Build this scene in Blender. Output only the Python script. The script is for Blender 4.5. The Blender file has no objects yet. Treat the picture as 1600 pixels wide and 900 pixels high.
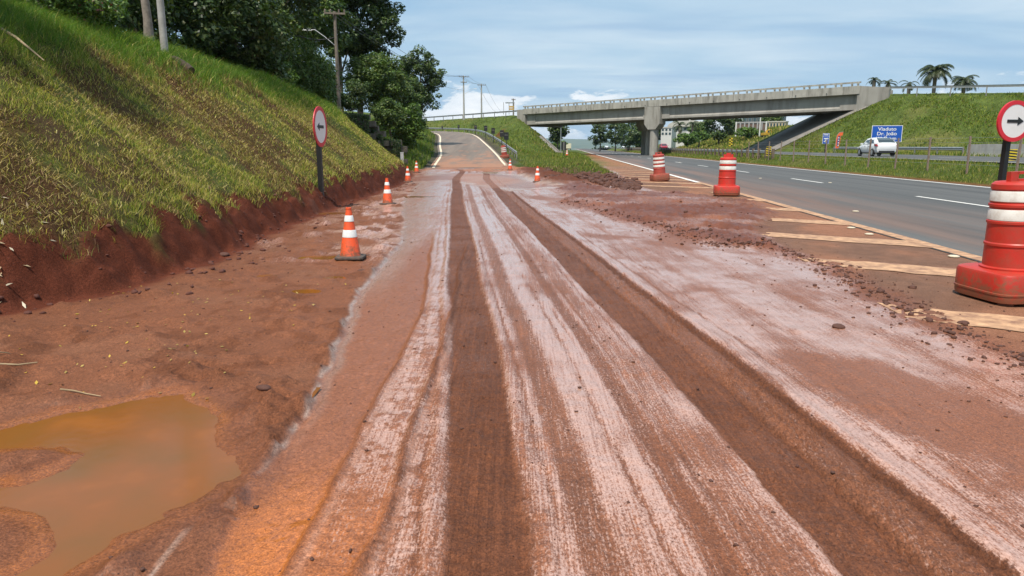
import bpy, math, random
import numpy as np
from mathutils import Vector, Matrix

random.seed(7)
RNG = np.random.default_rng(7)
C = bpy.context.scene.collection
SC = bpy.context.scene

# ---------------------------------------------------------------- camera, sky, sun, exposure
EYE = 1.65
FPX = 1100.0
PITCH = math.atan2(221, 1100)
cam_d = bpy.data.cameras.new('camera')
cam_d.sensor_width = 36.0
cam_d.lens = 36.0 * FPX / 1600.0
cam_d.clip_start = 0.05
cam_d.clip_end = 30000
cam = bpy.data.objects.new('camera', cam_d)
C.objects.link(cam)
cam.location = (0, 0, EYE)
cam.rotation_euler = (math.pi / 2 - PITCH, 0, 0)
SC.camera = cam

SC.view_settings.view_transform = 'Standard'
SC.view_settings.look = 'None'
SC.view_settings.exposure = 0.12
SC.view_settings.gamma = 1.0
SC.render.engine = 'CYCLES'
SC.cycles.max_bounces = 6
SC.cycles.diffuse_bounces = 3
SC.cycles.glossy_bounces = 2
SC.cycles.transmission_bounces = 3
SC.cycles.transparent_max_bounces = 6
SC.cycles.use_denoising = True
SC.cycles.caustics_reflective = False
SC.cycles.caustics_refractive = False

SUN_EL, SUN_AZ = 63.0, 208.0          # azimuth clockwise from +Y
sdir = Vector((math.sin(math.radians(SUN_AZ)) * math.cos(math.radians(SUN_EL)),
               math.cos(math.radians(SUN_AZ)) * math.cos(math.radians(SUN_EL)),
               math.sin(math.radians(SUN_EL))))
sun_d = bpy.data.lights.new('sun', 'SUN')
sun_d.energy = 4.8
sun_d.angle = math.radians(2.0)
sun_d.color = (1.0, 0.93, 0.82)
sun = bpy.data.objects.new('sun', sun_d)
C.objects.link(sun)
sun.rotation_euler = (-sdir).to_track_quat('-Z', 'Y').to_euler()

world = bpy.data.worlds.new('World')
SC.world = world
world.use_nodes = True
wn, wl = world.node_tree.nodes, world.node_tree.links
wn.clear()


def mathn(t, op, a, b=None, clamp=False):
    n = t.nodes.new('ShaderNodeMath'); n.operation = op; n.use_clamp = clamp
    for i, x in enumerate((a, b)):
        if x is None: continue
        if isinstance(x, (int, float)): n.inputs[i].default_value = x
        else: t.links.new(x, n.inputs[i])
    return n.outputs[0]


def ramp(t, fac, stops):
    n = t.nodes.new('ShaderNodeValToRGB')
    while len(n.color_ramp.elements) < len(stops): n.color_ramp.elements.new(0.5)
    for e, (p, c) in zip(n.color_ramp.elements, stops):
        e.position = p
        e.color = (c, c, c, 1) if isinstance(c, (int, float)) else (*c, 1)
    t.links.new(fac, n.inputs[0])
    return n.outputs[0]


def mixc(t, fac, a, b, mode='MIX'):
    n = t.nodes.new('ShaderNodeMix'); n.data_type = 'RGBA'; n.blend_type = mode
    for sock, x in ((n.inputs[0], fac), (n.inputs[6], a), (n.inputs[7], b)):
        if isinstance(x, (int, float)): sock.default_value = x
        elif isinstance(x, tuple): sock.default_value = (*x, 1)
        else: t.links.new(x, sock)
    return n.outputs[2]


def noise(t, vec, scale, detail=4, rough=0.55, dist=0.0):
    n = t.nodes.new('ShaderNodeTexNoise')
    n.inputs['Scale'].default_value = scale
    n.inputs['Detail'].default_value = detail
    n.inputs['Roughness'].default_value = rough
    n.inputs['Distortion'].default_value = dist
    if vec is not None: t.links.new(vec, n.inputs['Vector'])
    return n.outputs[0]


def mapping(t, vec, scale=(1, 1, 1), loc=(0, 0, 0), rot=(0, 0, 0)):
    n = t.nodes.new('ShaderNodeMapping')
    n.inputs['Scale'].default_value = scale
    n.inputs['Location'].default_value = loc
    n.inputs['Rotation'].default_value = rot
    t.links.new(vec, n.inputs[0])
    return n.outputs[0]


wt = world.node_tree
tc = wn.new('ShaderNodeTexCoord')
dirv = tc.outputs['Generated']
sepd = wn.new('ShaderNodeSeparateXYZ'); wl.new(dirv, sepd.inputs[0])
dz = sepd.outputs[2]
sky = wn.new('ShaderNodeTexSky'); sky.sky_type = 'NISHITA'; sky.sun_disc = False
sky.sun_elevation = math.radians(SUN_EL); sky.sun_rotation = math.radians(SUN_AZ)
sky.air_density = 1.0; sky.dust_density = 1.0; sky.ozone_density = 1.0
# a high veil of stretched cloud projected onto a flat layer
den = mathn(wt, 'ADD', mathn(wt, 'MAXIMUM', dz, 0.0), 0.10)
px_ = mathn(wt, 'DIVIDE', sepd.outputs[0], den)
py_ = mathn(wt, 'DIVIDE', sepd.outputs[1], den)
cmb = wn.new('ShaderNodeCombineXYZ'); wl.new(px_, cmb.inputs[0]); wl.new(py_, cmb.inputs[1])
layer = cmb.outputs[0]
v1 = noise(wt, mapping(wt, layer, (0.30, 0.42, 1), (1.7, 0.4, 0), (0, 0, 0.25)), 1.0, 5, 0.5, 0.4)
v2 = noise(wt, mapping(wt, layer, (0.9, 1.7, 1), (3.1, 5.2, 0), (0, 0, 0.2)), 1.0, 6, 0.55, 0.6)
veil = ramp(wt, v1, [(0.30, 0.0), (0.72, 1.0)])
strk = ramp(wt, v2, [(0.38, 0.0), (0.70, 1.0)])
base_sky = mixc(wt, 0.86, sky.outputs[0], (2.9, 5.0, 7.3))
c1 = mixc(wt, veil, base_sky, (5.2, 6.8, 8.0))
bright = mathn(wt, 'MULTIPLY', mathn(wt, 'MULTIPLY', strk, veil), 0.6)
c2 = mixc(wt, bright, c1, (8.6, 9.2, 9.5))
dk = mathn(wt, 'MULTIPLY', ramp(wt, noise(wt, mapping(wt, layer, (0.7, 2.2, 1), (7.3, 1.2, 0), (0, 0, 0.15)), 1.0, 4, 0.5, 0.3), [(0.54, 0.0), (0.70, 1.0)]), 0.6)
c3 = mixc(wt, dk, c2, (3.3, 5.0, 7.0))
# heaped cumulus low above the horizon
cum = noise(wt, mapping(wt, dirv, (1, 1, 2.7), (0.15, 0.35, 0.07), (0, 0, -0.095)), 6.2, 8, 0.6, 0.25)
band = mathn(wt, 'MULTIPLY', ramp(wt, dz, [(0.0, 1.0), (0.10, 0.0)]), 0.34)
cm = ramp(wt, mathn(wt, 'ADD', cum, band), [(0.675, 0.0), (0.71, 0.85), (0.81, 1.0)])
shade = ramp(wt, noise(wt, mapping(wt, dirv, (1, 1, 2), (0.2, 0.3, 0.0)), 9.0, 6, 0.6), [(0.3, (7.2, 8.0, 8.8)), (0.6, (10.5, 10.6, 10.6))])
cmz = mathn(wt, 'MULTIPLY', cm, ramp(wt, dz, [(0.0, 0.5), (0.02, 1.0), (0.07, 1.0), (0.125, 0.0)]))
c4 = mixc(wt, cmz, c3, shade)
hz = ramp(wt, dz, [(0.0, 0.35), (0.035, 0.0)])
c5 = mixc(wt, hz, c4, (6.0, 7.4, 8.8))
bg = wn.new('ShaderNodeBackground'); bg.inputs[1].default_value = 0.1
wl.new(c5, bg.inputs[0])
wo = wn.new('ShaderNodeOutputWorld'); wl.new(bg.outputs[0], wo.inputs[0])

# ---------------------------------------------------------------- measuring helpers (bearings from the camera to real places)
CP, SP = math.cos(PITCH), math.sin(PITCH)


def slopes(px, py):
    u, v = px - 800.0, py - 450.0
    fy = FPX * CP - v * SP
    return u / fy, -(FPX * SP + v * CP) / fy


def at(px, py, Y):
    a, b = slopes(px, py)
    return Vector((a * Y, Y, EYE + b * Y))


def on(px, py, z=0.0):
    a, b = slopes(px, py)
    Y = (z - EYE) / b
    return (a * Y, Y)


HK = 0.0757
HL = math.hypot(1, HK)


def s_of(x, y): return (x - HK * y) / HL
def l_of(x, y): return (y + HK * x) / HL
def hw(s, l): return ((s + HK * l) / HL, (l - HK * s) / HL)


# ---------------------------------------------------------------- numpy noise
def _h(ix, iy, seed):
    n = (ix.astype(np.int64) * 374761393 + iy.astype(np.int64) * 668265263 + seed * 1442695041) & 0xffffffff
    n = ((n ^ (n >> 13)) * 1274126177) & 0xffffffff
    n = n ^ (n >> 16)
    return (n & 0xffffff) / float(0xffffff)


def vn(x, y, seed=0):
    x = np.asarray(x, float); y = np.asarray(y, float)
    ix, iy = np.floor(x), np.floor(y)
    fx, fy = x - ix, y - iy
    fx = fx * fx * (3 - 2 * fx); fy = fy * fy * (3 - 2 * fy)
    a, b = _h(ix, iy, seed), _h(ix + 1, iy, seed)
    c, d = _h(ix, iy + 1, seed), _h(ix + 1, iy + 1, seed)
    return (a + (b - a) * fx) * (1 - fy) + (c + (d - c) * fx) * fy


def fbm(x, y, octv=4, seed=0, gain=0.5):
    t = 0; amp = 1.0; tot = 0
    for i in range(octv):
        t = t + amp * vn(x * 2 ** i + 17.3 * i, y * 2 ** i - 9.1 * i, seed + i * 13)
        tot += amp; amp *= gain
    return t / tot            # 0..1


def sst(a, b, x):
    t = np.clip((x - a) / (b - a), 0, 1)
    return t * t * (3 - 2 * t)


def lerp(a, b, t): return a + (b - a) * t


# ---------------------------------------------------------------- materials
MATS = {}


def newmat(name):
    m = bpy.data.materials.new(name); m.use_nodes = True
    t = m.node_tree
    b = t.nodes['Principled BSDF']
    MATS[name] = m
    return m, t, b


def objco(t):
    return t.nodes.new('ShaderNodeTexCoord').outputs['Object']


def geopos(t):
    return t.nodes.new('ShaderNodeNewGeometry').outputs['Position']


def bump(t, b, h, strength=0.3, dist=0.02):
    n = t.nodes.new('ShaderNodeBump')
    n.inputs['Strength'].default_value = strength
    n.inputs['Distance'].default_value = dist
    t.links.new(h, n.inputs['Height'])
    t.links.new(n.outputs[0], b.inputs['Normal'])


def mat(name, col, rough=0.6, var=0.18, scale=3.0, metal=0.0, dirt=None, dirtamt=0.0, bmp=0.0, bscale=40, spec=0.5, streak=False, splash=None, dlo=0.45, dhi=0.72):
    """a plain painted / cast material with mottling, dirt patches and fine relief"""
    if name in MATS: return MATS[name]
    m, t, b = newmat(name)
    p = geopos(t)
    nz = noise(t, p, scale, 6, 0.6)
    c = mixc(t, ramp(t, nz, [(0.25, 0.0), (0.75, 1.0)]), tuple(x * (1 - var) for x in col), tuple(min(1, x * (1 + var)) for x in col))
    if dirt:
        pp = mapping(t, p, (1, 1, 0.18) if streak else (1, 1, 1))
        dn = ramp(t, noise(t, pp, scale * 1.7, 7, 0.65), [(dlo, 0.0), (dhi, 1.0)])
        c = mixc(t, mathn(t, 'MULTIPLY', dn, dirtamt), c, dirt)
    if splash:
        oc = objco(t)
        sp_ = t.nodes.new('ShaderNodeSeparateXYZ'); t.links.new(oc, sp_.inputs[0])
        hgt = mathn(t, 'SUBTRACT', 0.30, mathn(t, 'MULTIPLY', sp_.outputs[2], splash))
        sn_ = mathn(t, 'ADD', noise(t, p, 16, 6, 0.75), hgt)
        c = mixc(t, ramp(t, sn_, [(0.55, 0.0), (0.72, 0.9)]), c, (0.21, 0.082, 0.042))
    t.links.new(c, b.inputs['Base Color'])
    b.inputs['Roughness'].default_value = rough
    b.inputs['Metallic'].default_value = metal
    b.inputs['Specular IOR Level'].default_value = spec
    if bmp: bump(t, b, noise(t, p, bscale, 5, 0.6), bmp, 0.02)
    return m


# ---------------------------------------------------------------- mesh builder
class MB:
    def __init__(self): self.v = []; self.f = []; self.m = []

    def add(self, vs, fs, mi=0):
        o = len(self.v)
        self.v += [tuple(p) for p in vs]
        self.f += [tuple(i + o for i in q) for q in fs]
        self.m += [mi] * len(fs)
        return self

    def box(self, c, s, M=None, mi=0, taper=1.0):
        x, y, z = s[0] / 2, s[1] / 2, s[2] / 2
        vs = [Vector((sx * x * (taper if sz > 0 else 1), sy * y * (taper if sz > 0 else 1), sz * z)) for sz in (-1, 1) for sy in (-1, 1) for sx in (-1, 1)]
        if M is not None: vs = [M @ p for p in vs]
        vs = [p + Vector(c) for p in vs]
        return self.add(vs, [(0, 2, 3, 1), (4, 5, 7, 6), (0, 1, 5, 4), (2, 6, 7, 3), (0, 4, 6, 2), (1, 3, 7, 5)], mi)

    def beam(self, p0, p1, w, h, mi=0):
        p0, p1 = Vector(p0), Vector(p1)
        d = (p1 - p0); L = d.length
        q = d.to_track_quat('Y', 'Z').to_matrix()
        return self.box((p0 + p1) / 2, (w, L, h), q, mi)

    def tube(self, pts, r, n=8, caps=True, mi=0):
        pts = [Vector(p) for p in pts]
        rs = r if isinstance(r, (list, tuple)) else [r] * len(pts)
        vs = []
        up = Vector((0, 0, 1))
        prev = None
        for i, p in enumerate(pts):
            d = (pts[min(i + 1, len(pts) - 1)] - pts[max(i - 1, 0)]).normalized()
            if prev is None:
                a = d.cross(up)
                if a.length < 1e-3: a = d.cross(Vector((0, 1, 0)))
            else:
                a = prev - d * prev.dot(d)
            a.normalize(); b = d.cross(a); prev = a
            for k in range(n):
                th = 2 * math.pi * k / n
                vs.append(p + (a * math.cos(th) + b * math.sin(th)) * rs[i])
        fs = []
        for i in range(len(pts) - 1):
            for k in range(n):
                k2 = (k + 1) % n
                fs.append((i * n + k, i * n + k2, (i + 1) * n + k2, (i + 1) * n + k))
        if caps:
            fs.append(tuple(range(n - 1, -1, -1)))
            fs.append(tuple((len(pts) - 1) * n + k for k in range(n)))
        return self.add(vs, fs, mi)

    def lathe(self, prof, n=32, c=(0, 0, 0), mi=0, sq=None, close=True):
        """profile [(r, z)...]; sq rounds the ring towards a square (superellipse exponent)"""
        vs = []
        for r, z in prof:
            for k in range(n):
                th = 2 * math.pi * (k + 0.5) / n
                x, y = math.cos(th), math.sin(th)
                if sq:
                    g = (abs(x) ** sq + abs(y) ** sq) ** (-1 / sq)
                    x *= g; y *= g
                vs.append((c[0] + r * x, c[1] + r * y, c[2] + z))
        fs = []
        for i in range(len(prof) - 1):
            for k in range(n):
                k2 = (k + 1) % n
                fs.append((i * n + k, i * n + k2, (i + 1) * n + k2, (i + 1) * n + k))
        if close:
            fs.append(tuple(range(n - 1, -1, -1)))
            fs.append(tuple((len(prof) - 1) * n + k for k in range(n)))
        return self.add(vs, fs, mi)

    def prism(self, poly, y0, y1, M=None, mi=0):
        """poly in the XZ plane, extruded along Y"""
        n = len(poly)
        vs = [Vector((x, y0, z)) for x, z in poly] + [Vector((x, y1, z)) for x, z in poly]
        if M is not None: vs = [M @ p for p in vs]
        fs = [tuple(range(n)), tuple(range(2 * n - 1, n - 1, -1))]
        fs += [(i, i + n, (i + 1) % n + n, (i + 1) % n) for i in range(n)]
        return self.add(vs, fs, mi)

    def mesh(self, name, mats, smooth=None):
        me = bpy.data.meshes.new(name)
        me.from_pydata(self.v, [], self.f)
        for m in (mats if isinstance(mats, (list, tuple)) else [mats]): me.materials.append(m)
        if any(self.m): me.polygons.foreach_set('material_index', self.m)
        me.update()
        bmfix(me)
        if smooth is not None:
            me.polygons.foreach_set('use_smooth', [True] * len(me.polygons))
            me.set_sharp_from_angle(angle=math.radians(smooth))
        return me

    def build(self, name, mats, parent=None, smooth=None):
        return link(name, self.mesh(name, mats, smooth), parent)


def bmfix(me):
    import bmesh
    b = bmesh.new(); b.from_mesh(me)
    bmesh.ops.recalc_face_normals(b, faces=b.faces)
    b.to_mesh(me); b.free()


def link(name, data, parent=None):
    o = bpy.data.objects.new(name, data)
    C.objects.link(o)
    if parent is not None: o.parent = parent
    return o


def empty(name, loc=(0, 0, 0), rz=0.0):
    o = bpy.data.objects.new(name, None)
    o.empty_display_size = 0.1
    C.objects.link(o)
    o.location = loc; o.rotation_euler = (0, 0, rz)
    return o


def tag(o, label=None, cat=None, group=None, kind=None):
    if label: o['label'] = label
    if cat: o['category'] = cat
    if group: o['group'] = group
    if kind: o['kind'] = kind
    return o


KIDS = {}


def copy_tree(o, parent=None):
    c = o.copy(); C.objects.link(c)
    if parent is not None: c.parent = parent
    for ch in list(o.children): copy_tree(ch, c)
    return c


def arr_mesh(name, V, F, mats, col=None, smooth=False, extra=None):
    """mesh from numpy arrays; F is (n,3) or (n,4)"""
    me = bpy.data.meshes.new(name)
    k = F.shape[1]
    me.vertices.add(len(V)); me.vertices.foreach_set('co', np.ascontiguousarray(V, np.float32).ravel())
    me.loops.add(F.size); me.loops.foreach_set('vertex_index', np.ascontiguousarray(F, np.int32).ravel())
    me.polygons.add(len(F))
    me.polygons.foreach_set('loop_start', np.arange(0, F.size, k, dtype=np.int32))
    try: me.polygons.foreach_set('loop_total', np.full(len(F), k, np.int32))
    except Exception: pass
    for m in (mats if isinstance(mats, (list, tuple)) else [mats]): me.materials.append(m)
    if smooth: me.polygons.foreach_set('use_smooth', np.ones(len(F), bool))
    me.update(calc_edges=True)
    if col is not None:
        a = me.attributes.new('col', 'FLOAT_COLOR', 'POINT')
        a.data.foreach_set('color', np.ascontiguousarray(np.concatenate([col, np.ones((len(col), 1))], 1), np.float32).ravel())
    for nm, arr in (extra or {}).items():
        a = me.attributes.new(nm, 'FLOAT', 'POINT')
        a.data.foreach_set('value', np.ascontiguousarray(arr, np.float32).ravel())
    return me


def grid_faces(nr, nc):
    i = np.arange(nr - 1)[:, None] * nc + np.arange(nc - 1)[None, :]
    return np.stack([i, i + 1, i + nc + 1, i + nc], -1).reshape(-1, 4)

# ---------------------------------------------------------------- the lie of the land
RAMP = np.array([(-1.6, 36, 0.0), (-2.9, 52, 0.0), (-3.7, 63, 0.12), (-4.7, 78, 0.75), (-6.2, 92, 1.75), (-9.0, 120, 3.3),
                 (-11.2, 132, 4.0), (-14.6, 142, 4.5), (-20, 150, 4.85), (-28, 157, 5.1), (-40, 163, 5.3), (-60, 170, 5.5)], float)


def smooth_poly(P, n):
    """Catmull-Rom through P"""
    out = []
    Q = np.vstack([2 * P[0] - P[1], P, 2 * P[-1] - P[-2]])
    for i in range(1, len(Q) - 2):
        p0, p1, p2, p3 = Q[i - 1], Q[i], Q[i + 1], Q[i + 2]
        for k in range(n):
            t = k / n
            out.append(0.5 * ((2 * p1) + (-p0 + p2) * t + (2 * p0 - 5 * p1 + 4 * p2 - p3) * t * t + (-p0 + 3 * p1 - 3 * p2 + p3) * t ** 3))
    out.append(Q[-2])
    return np.array(out)


RC = smooth_poly(RAMP, 6)


def ramp_near(x, y):
    """distance to the ramp's centre line, side (+ right), its height there"""
    best = np.full(x.shape, 1e9); zz = np.zeros(x.shape); sd = np.zeros(x.shape)
    for i in range(len(RC) - 1):
        a, b = RC[i], RC[i + 1]
        dx, dy = b[0] - a[0], b[1] - a[1]
        L2 = dx * dx + dy * dy
        t = np.clip(((x - a[0]) * dx + (y - a[1]) * dy) / L2, 0, 1)
        ex, ey = x - (a[0] + t * dx), y - (a[1] + t * dy)
        d = np.hypot(ex, ey)
        k = d < best
        best = np.where(k, d, best)
        zz = np.where(k, a[2] + t * (b[2] - a[2]), zz)
        sd = np.where(k, np.sign(ex * dy - ey * dx), sd)
    return best, sd, zz


P0 = np.array([3.5, 158.0]); P1 = np.array([50.0, 107.0])
BL = np.linalg.norm(P1 - P0)
BE = (P1 - P0) / BL                    # along the viaduct
BN = np.array([-BE[1], BE[0]])         # away from the camera
if BN[1] < 0: BN = -BN
BW = 12.0


def deck_z(p): return 8.55 + 0.0085 * p     # underside of the slab


TOE_Y = [0, 5, 7.2, 8.0, 10.7, 16.6, 22, 30.5, 38, 46, 50, 63, 78, 92, 120, 140]
TOE_X = [-6.0, -5.6, -5.2, -4.6, -4.5, -4.8, -4.9, -5.0, -5.5, -6.6, -7.6, -9.0, -10.3, -11.7, -15, -19]


def toe_x(y):
    return np.interp(y, TOE_Y, TOE_X) - 0.22 + 0.42 * fbm(y * 0.55, y * 0 + 3.3, 3, 5) + 0.10 * vn(y * 3.1, y * 0, 8)


def left_bank(x, y):
    d = toe_x(y) - x
    far = sst(43, 51, y)
    bh = lerp(0.42 + 0.34 * fbm(y * 0.8, y * 0 + 9, 3, 21), 0.15, far)
    z = bh * sst(0.0, 0.5, d)
    slope = lerp(0.83, 0.50, far)
    crest = lerp(4.75, 8.5, far)
    run = np.clip(d - 0.40, 0, None)
    soft = 0.7
    zz = slope * (run - soft * np.log1p(np.exp(np.clip((run - crest) / soft, -40, 40))))
    zz = zz + 0.09 * np.clip(d - crest, 0, 25)
    z = z + np.where(d > 0, np.clip(zz, 0, None), 0)
    bumpy = sst(0.6, 1.6, d)
    z = z + bumpy * (0.30 * (fbm(x * 0.55, y * 0.55, 4, 31) - 0.5) + 0.10 * (fbm(x * 2.3, y * 2.3, 3, 33) - 0.5))
    # raw clay lip where the bank was cut
    lip = sst(-0.05, 0.18, d) * (1 - sst(0.55, 0.95, d)) * (1 - far)
    z = z + lip * (0.26 * (fbm(x * 3.2, y * 3.2, 4, 41) - 0.5) + 0.22 * (fbm(x * 9, y * 9, 3, 43) - 0.5) + 0.045 * (fbm(x * 24, y * 24, 2, 44) - 0.5))
    return z, d


def cone_w(x, y):
    vx, vy = x - P0[0], y - P0[1]
    p = vx * BE[0] + vy * BE[1]; q = -(vx * BN[0] + vy * BN[1])
    top = 8.65 + 0.012 * np.minimum(p, 0)
    near = np.clip(q + 0.7, 0, None) / 1.75
    back = np.clip(-q - BW - 0.8, 0, None) / 2.0
    end = np.clip(s_of(x, y) + 11.4, 0, None) / 1.22
    return top - np.hypot(np.maximum(near, back), end)


def cone_e(x, y):
    vx, vy = x - P1[0], y - P1[1]
    p = vx * BE[0] + vy * BE[1]; q = -(vx * BN[0] + vy * BN[1])
    top = 9.25 - 0.042 * np.clip(p, 0, 30)
    near = np.clip(q + 0.7, 0, None) / 2.0
    back = np.clip(-q - BW - 0.8, 0, None) / 2.0
    end = np.clip(46.0 - s_of(x, y), 0, None) / 1.55
    return top - np.hypot(np.maximum(near, back), end)


def H0(x, y):
    """rough lie of the land without the carriageways' own sheets"""
    s = s_of(x, y); l = l_of(x, y)
    z = np.zeros(np.broadcast(x, y).shape)
    # median and the far carriageway
    med = sst(17.9, 21.0, s) * 0.80
    z = z + np.where(s > 17, med, 0)
    hill = np.clip((s - 36.0) / 3.2, 0, 5.5) * sst(135, 165, l)
    z = z + np.where(s > 34, hill, 0)
    # grassy gore between ramp and highway
    g = (1 - sst(1.6, 3.0, s)) * sst(33, 40, y)
    z = z + np.where(s < 4, g * (0.12 + 0.35 * (fbm(x * 0.35, y * 0.35, 3, 51) - 0.3)), 0)
    ze = np.where(s > 20, cone_e(x, y), -9)
    zw = cone_w(x, y)
    z = np.maximum(z, np.where(s > 30, ze, -9))
    z = np.maximum(z, np.where((y > 95), zw, -9))
    return z


def H(x, y):
    x = np.asarray(x, float); y = np.asarray(y, float)
    z = H0(x, y)
    lb, d = left_bank(x, y)
    z = np.where((y < 175) & (d > -0.3), np.maximum(z, lb), z)
    sel = (y > 44)
    if np.any(sel):
        dd, sd, rz = ramp_near(x[sel], y[sel])
        zz = z[sel]
        shoulder = np.where(sd > 0, 5.2, 3.7)
        w = sst(shoulder, shoulder + 5.5, dd)
        base = np.where(sd > 0, zz, np.maximum(zz, 0) + 0)
        lft = rz + 0.52 * np.clip(dd - 3.9, 0, 6.0) + 0.06 * np.clip(dd - 9.9, 0, 30) + 0.25 * (fbm(x[sel] * .5, y[sel] * .5, 3, 61) - 0.5) * sst(3.9, 6, dd)
        left_new = np.where(sd < 0, lft, zz)
        mix = np.where(sd > 0, lerp(rz - 0.05, zz, w), np.where(dd < 3.9, rz - 0.05, lft))
        on_w = sst(44, 56, y[sel])
        keep_left = (sd < 0) & (x[sel] < -60)
        out = lerp(zz, mix, on_w)
        zwv = cone_w(x[sel], y[sel])
        out = np.where((dd > 4.2), np.maximum(out, np.where(y[sel] > 95, zwv, -9)), out)
        z[sel] = np.where(keep_left, zz, out)
    return z


# ---------------------------------------------------------------- what lies on the mud (soil kinds, and a pale film with wet sheen put into its colour)
MUD = np.array((0.205, 0.076, 0.036)); DARK = np.array((0.128, 0.044, 0.019)); DKMUD = np.array((0.135, 0.044, 0.023))
PINK = np.array((0.47, 0.265, 0.195)); ORNG = np.array((0.40, 0.128, 0.032)); BANK = np.array((0.110, 0.031, 0.017))
DUST = np.array((0.33, 0.145, 0.080)); PAVE = np.array((0.185, 0.098, 0.064)); SOIL = np.array((0.075, 0.050, 0.026))
TURF = np.array((0.085, 0.115, 0.028)); FOAM = np.array((0.50, 0.38, 0.32))


def poly_sd(x, y, P):
    """signed distance, negative inside"""
    P = np.asarray(P, float)
    inside = np.zeros(x.shape, bool); best = np.full(x.shape, 1e9)
    n = len(P)
    for i in range(n):
        a, b = P[i], P[(i + 1) % n]
        dx, dy = b - a
        t = np.clip(((x - a[0]) * dx + (y - a[1]) * dy) / (dx * dx + dy * dy + 1e-12), 0, 1)
        best = np.minimum(best, np.hypot(x - a[0] - t * dx, y - a[1] - t * dy))
        c = ((a[1] > y) != (b[1] > y)) & (x < (b[0] - a[0]) * (y - a[1]) / (b[1] - a[1] + 1e-12) + a[0])
        inside ^= c
    return np.where(inside, -best, best)


def pxpoly(*pts): return [on(*p) for p in pts]


PUD = pxpoly((-160, 690), (0, 664), (80, 645), (150, 631), (230, 616), (290, 611), (328, 634), (352, 682), (376, 712), (372, 745), (325, 772), (270, 800),
             (180, 842), (120, 890), (40, 960), (-200, 960))
ISL1 = pxpoly((-120, 705), (20, 700), (90, 697), (122, 708), (95, 728), (30, 752), (-120, 760))
ISL2 = pxpoly((-200, 775), (0, 790), (50, 806), (78, 830), (60, 868), (0, 905), (-200, 930))
PUD_R = pxpoly((742, 268), (760, 264.6), (790, 264.2), (796, 268), (775, 271.3), (750, 271))
DKP = pxpoly((872, 292), (905, 287), (960, 297), (1010, 302), (1060, 303), (1120, 309), (1185, 318), (1212, 340), (1180, 362), (1215, 392), (1130, 382), (1050, 362),
             (955, 336), (895, 318))
PAVEP = pxpoly((1000, 292), (1060, 305), (1120, 312), (1190, 335), (1180, 360), (1230, 388), (1310, 420), (1350, 447), (1450, 500), (1620, 570), (1900, 560),
               (1700, 440), (1150, 300), (960, 246), (905, 240), (930, 250), (985, 280))
RIDGE = np.array(pxpoly((887, 315), (955, 336), (1050, 361), (1117, 381), (1200, 388), (1300, 418), (1345, 446), (1450, 500), (1610, 566), (1850, 680)))
CROSS = pxpoly((590, 297), (640, 286), (690, 282), (760, 290), (800, 297), (880, 292), (838, 284), (815, 274), (770, 271), (700, 270), (640, 276))
FLOW = pxpoly((712, 272), (745, 271), (790, 277), (815, 283), (770, 293), (745, 288), (715, 281))
STREAM_Y = [1.2, 2.5, 3.36, 3.76, 5.37, 8.2, 12.6, 16, 20.4, 26, 34, 70]
STREAM_X = [-1.30, -1.24, -1.33, -1.31, -1.42, -1.83, -1.95, -2.45, -3.15, -3.7, -4.3, -8]


def polyline_d(x, y, P):
    best = np.full(x.shape, 1e9)
    for i in range(len(P) - 1):
        a, b = P[i], P[i + 1]
        dx, dy = b - a
        t = np.clip(((x - a[0]) * dx + (y - a[1]) * dy) / (dx * dx + dy * dy), 0, 1)
        best = np.minimum(best, np.hypot(x - a[0] - t * dx, y - a[1] - t * dy))
    return best


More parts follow.
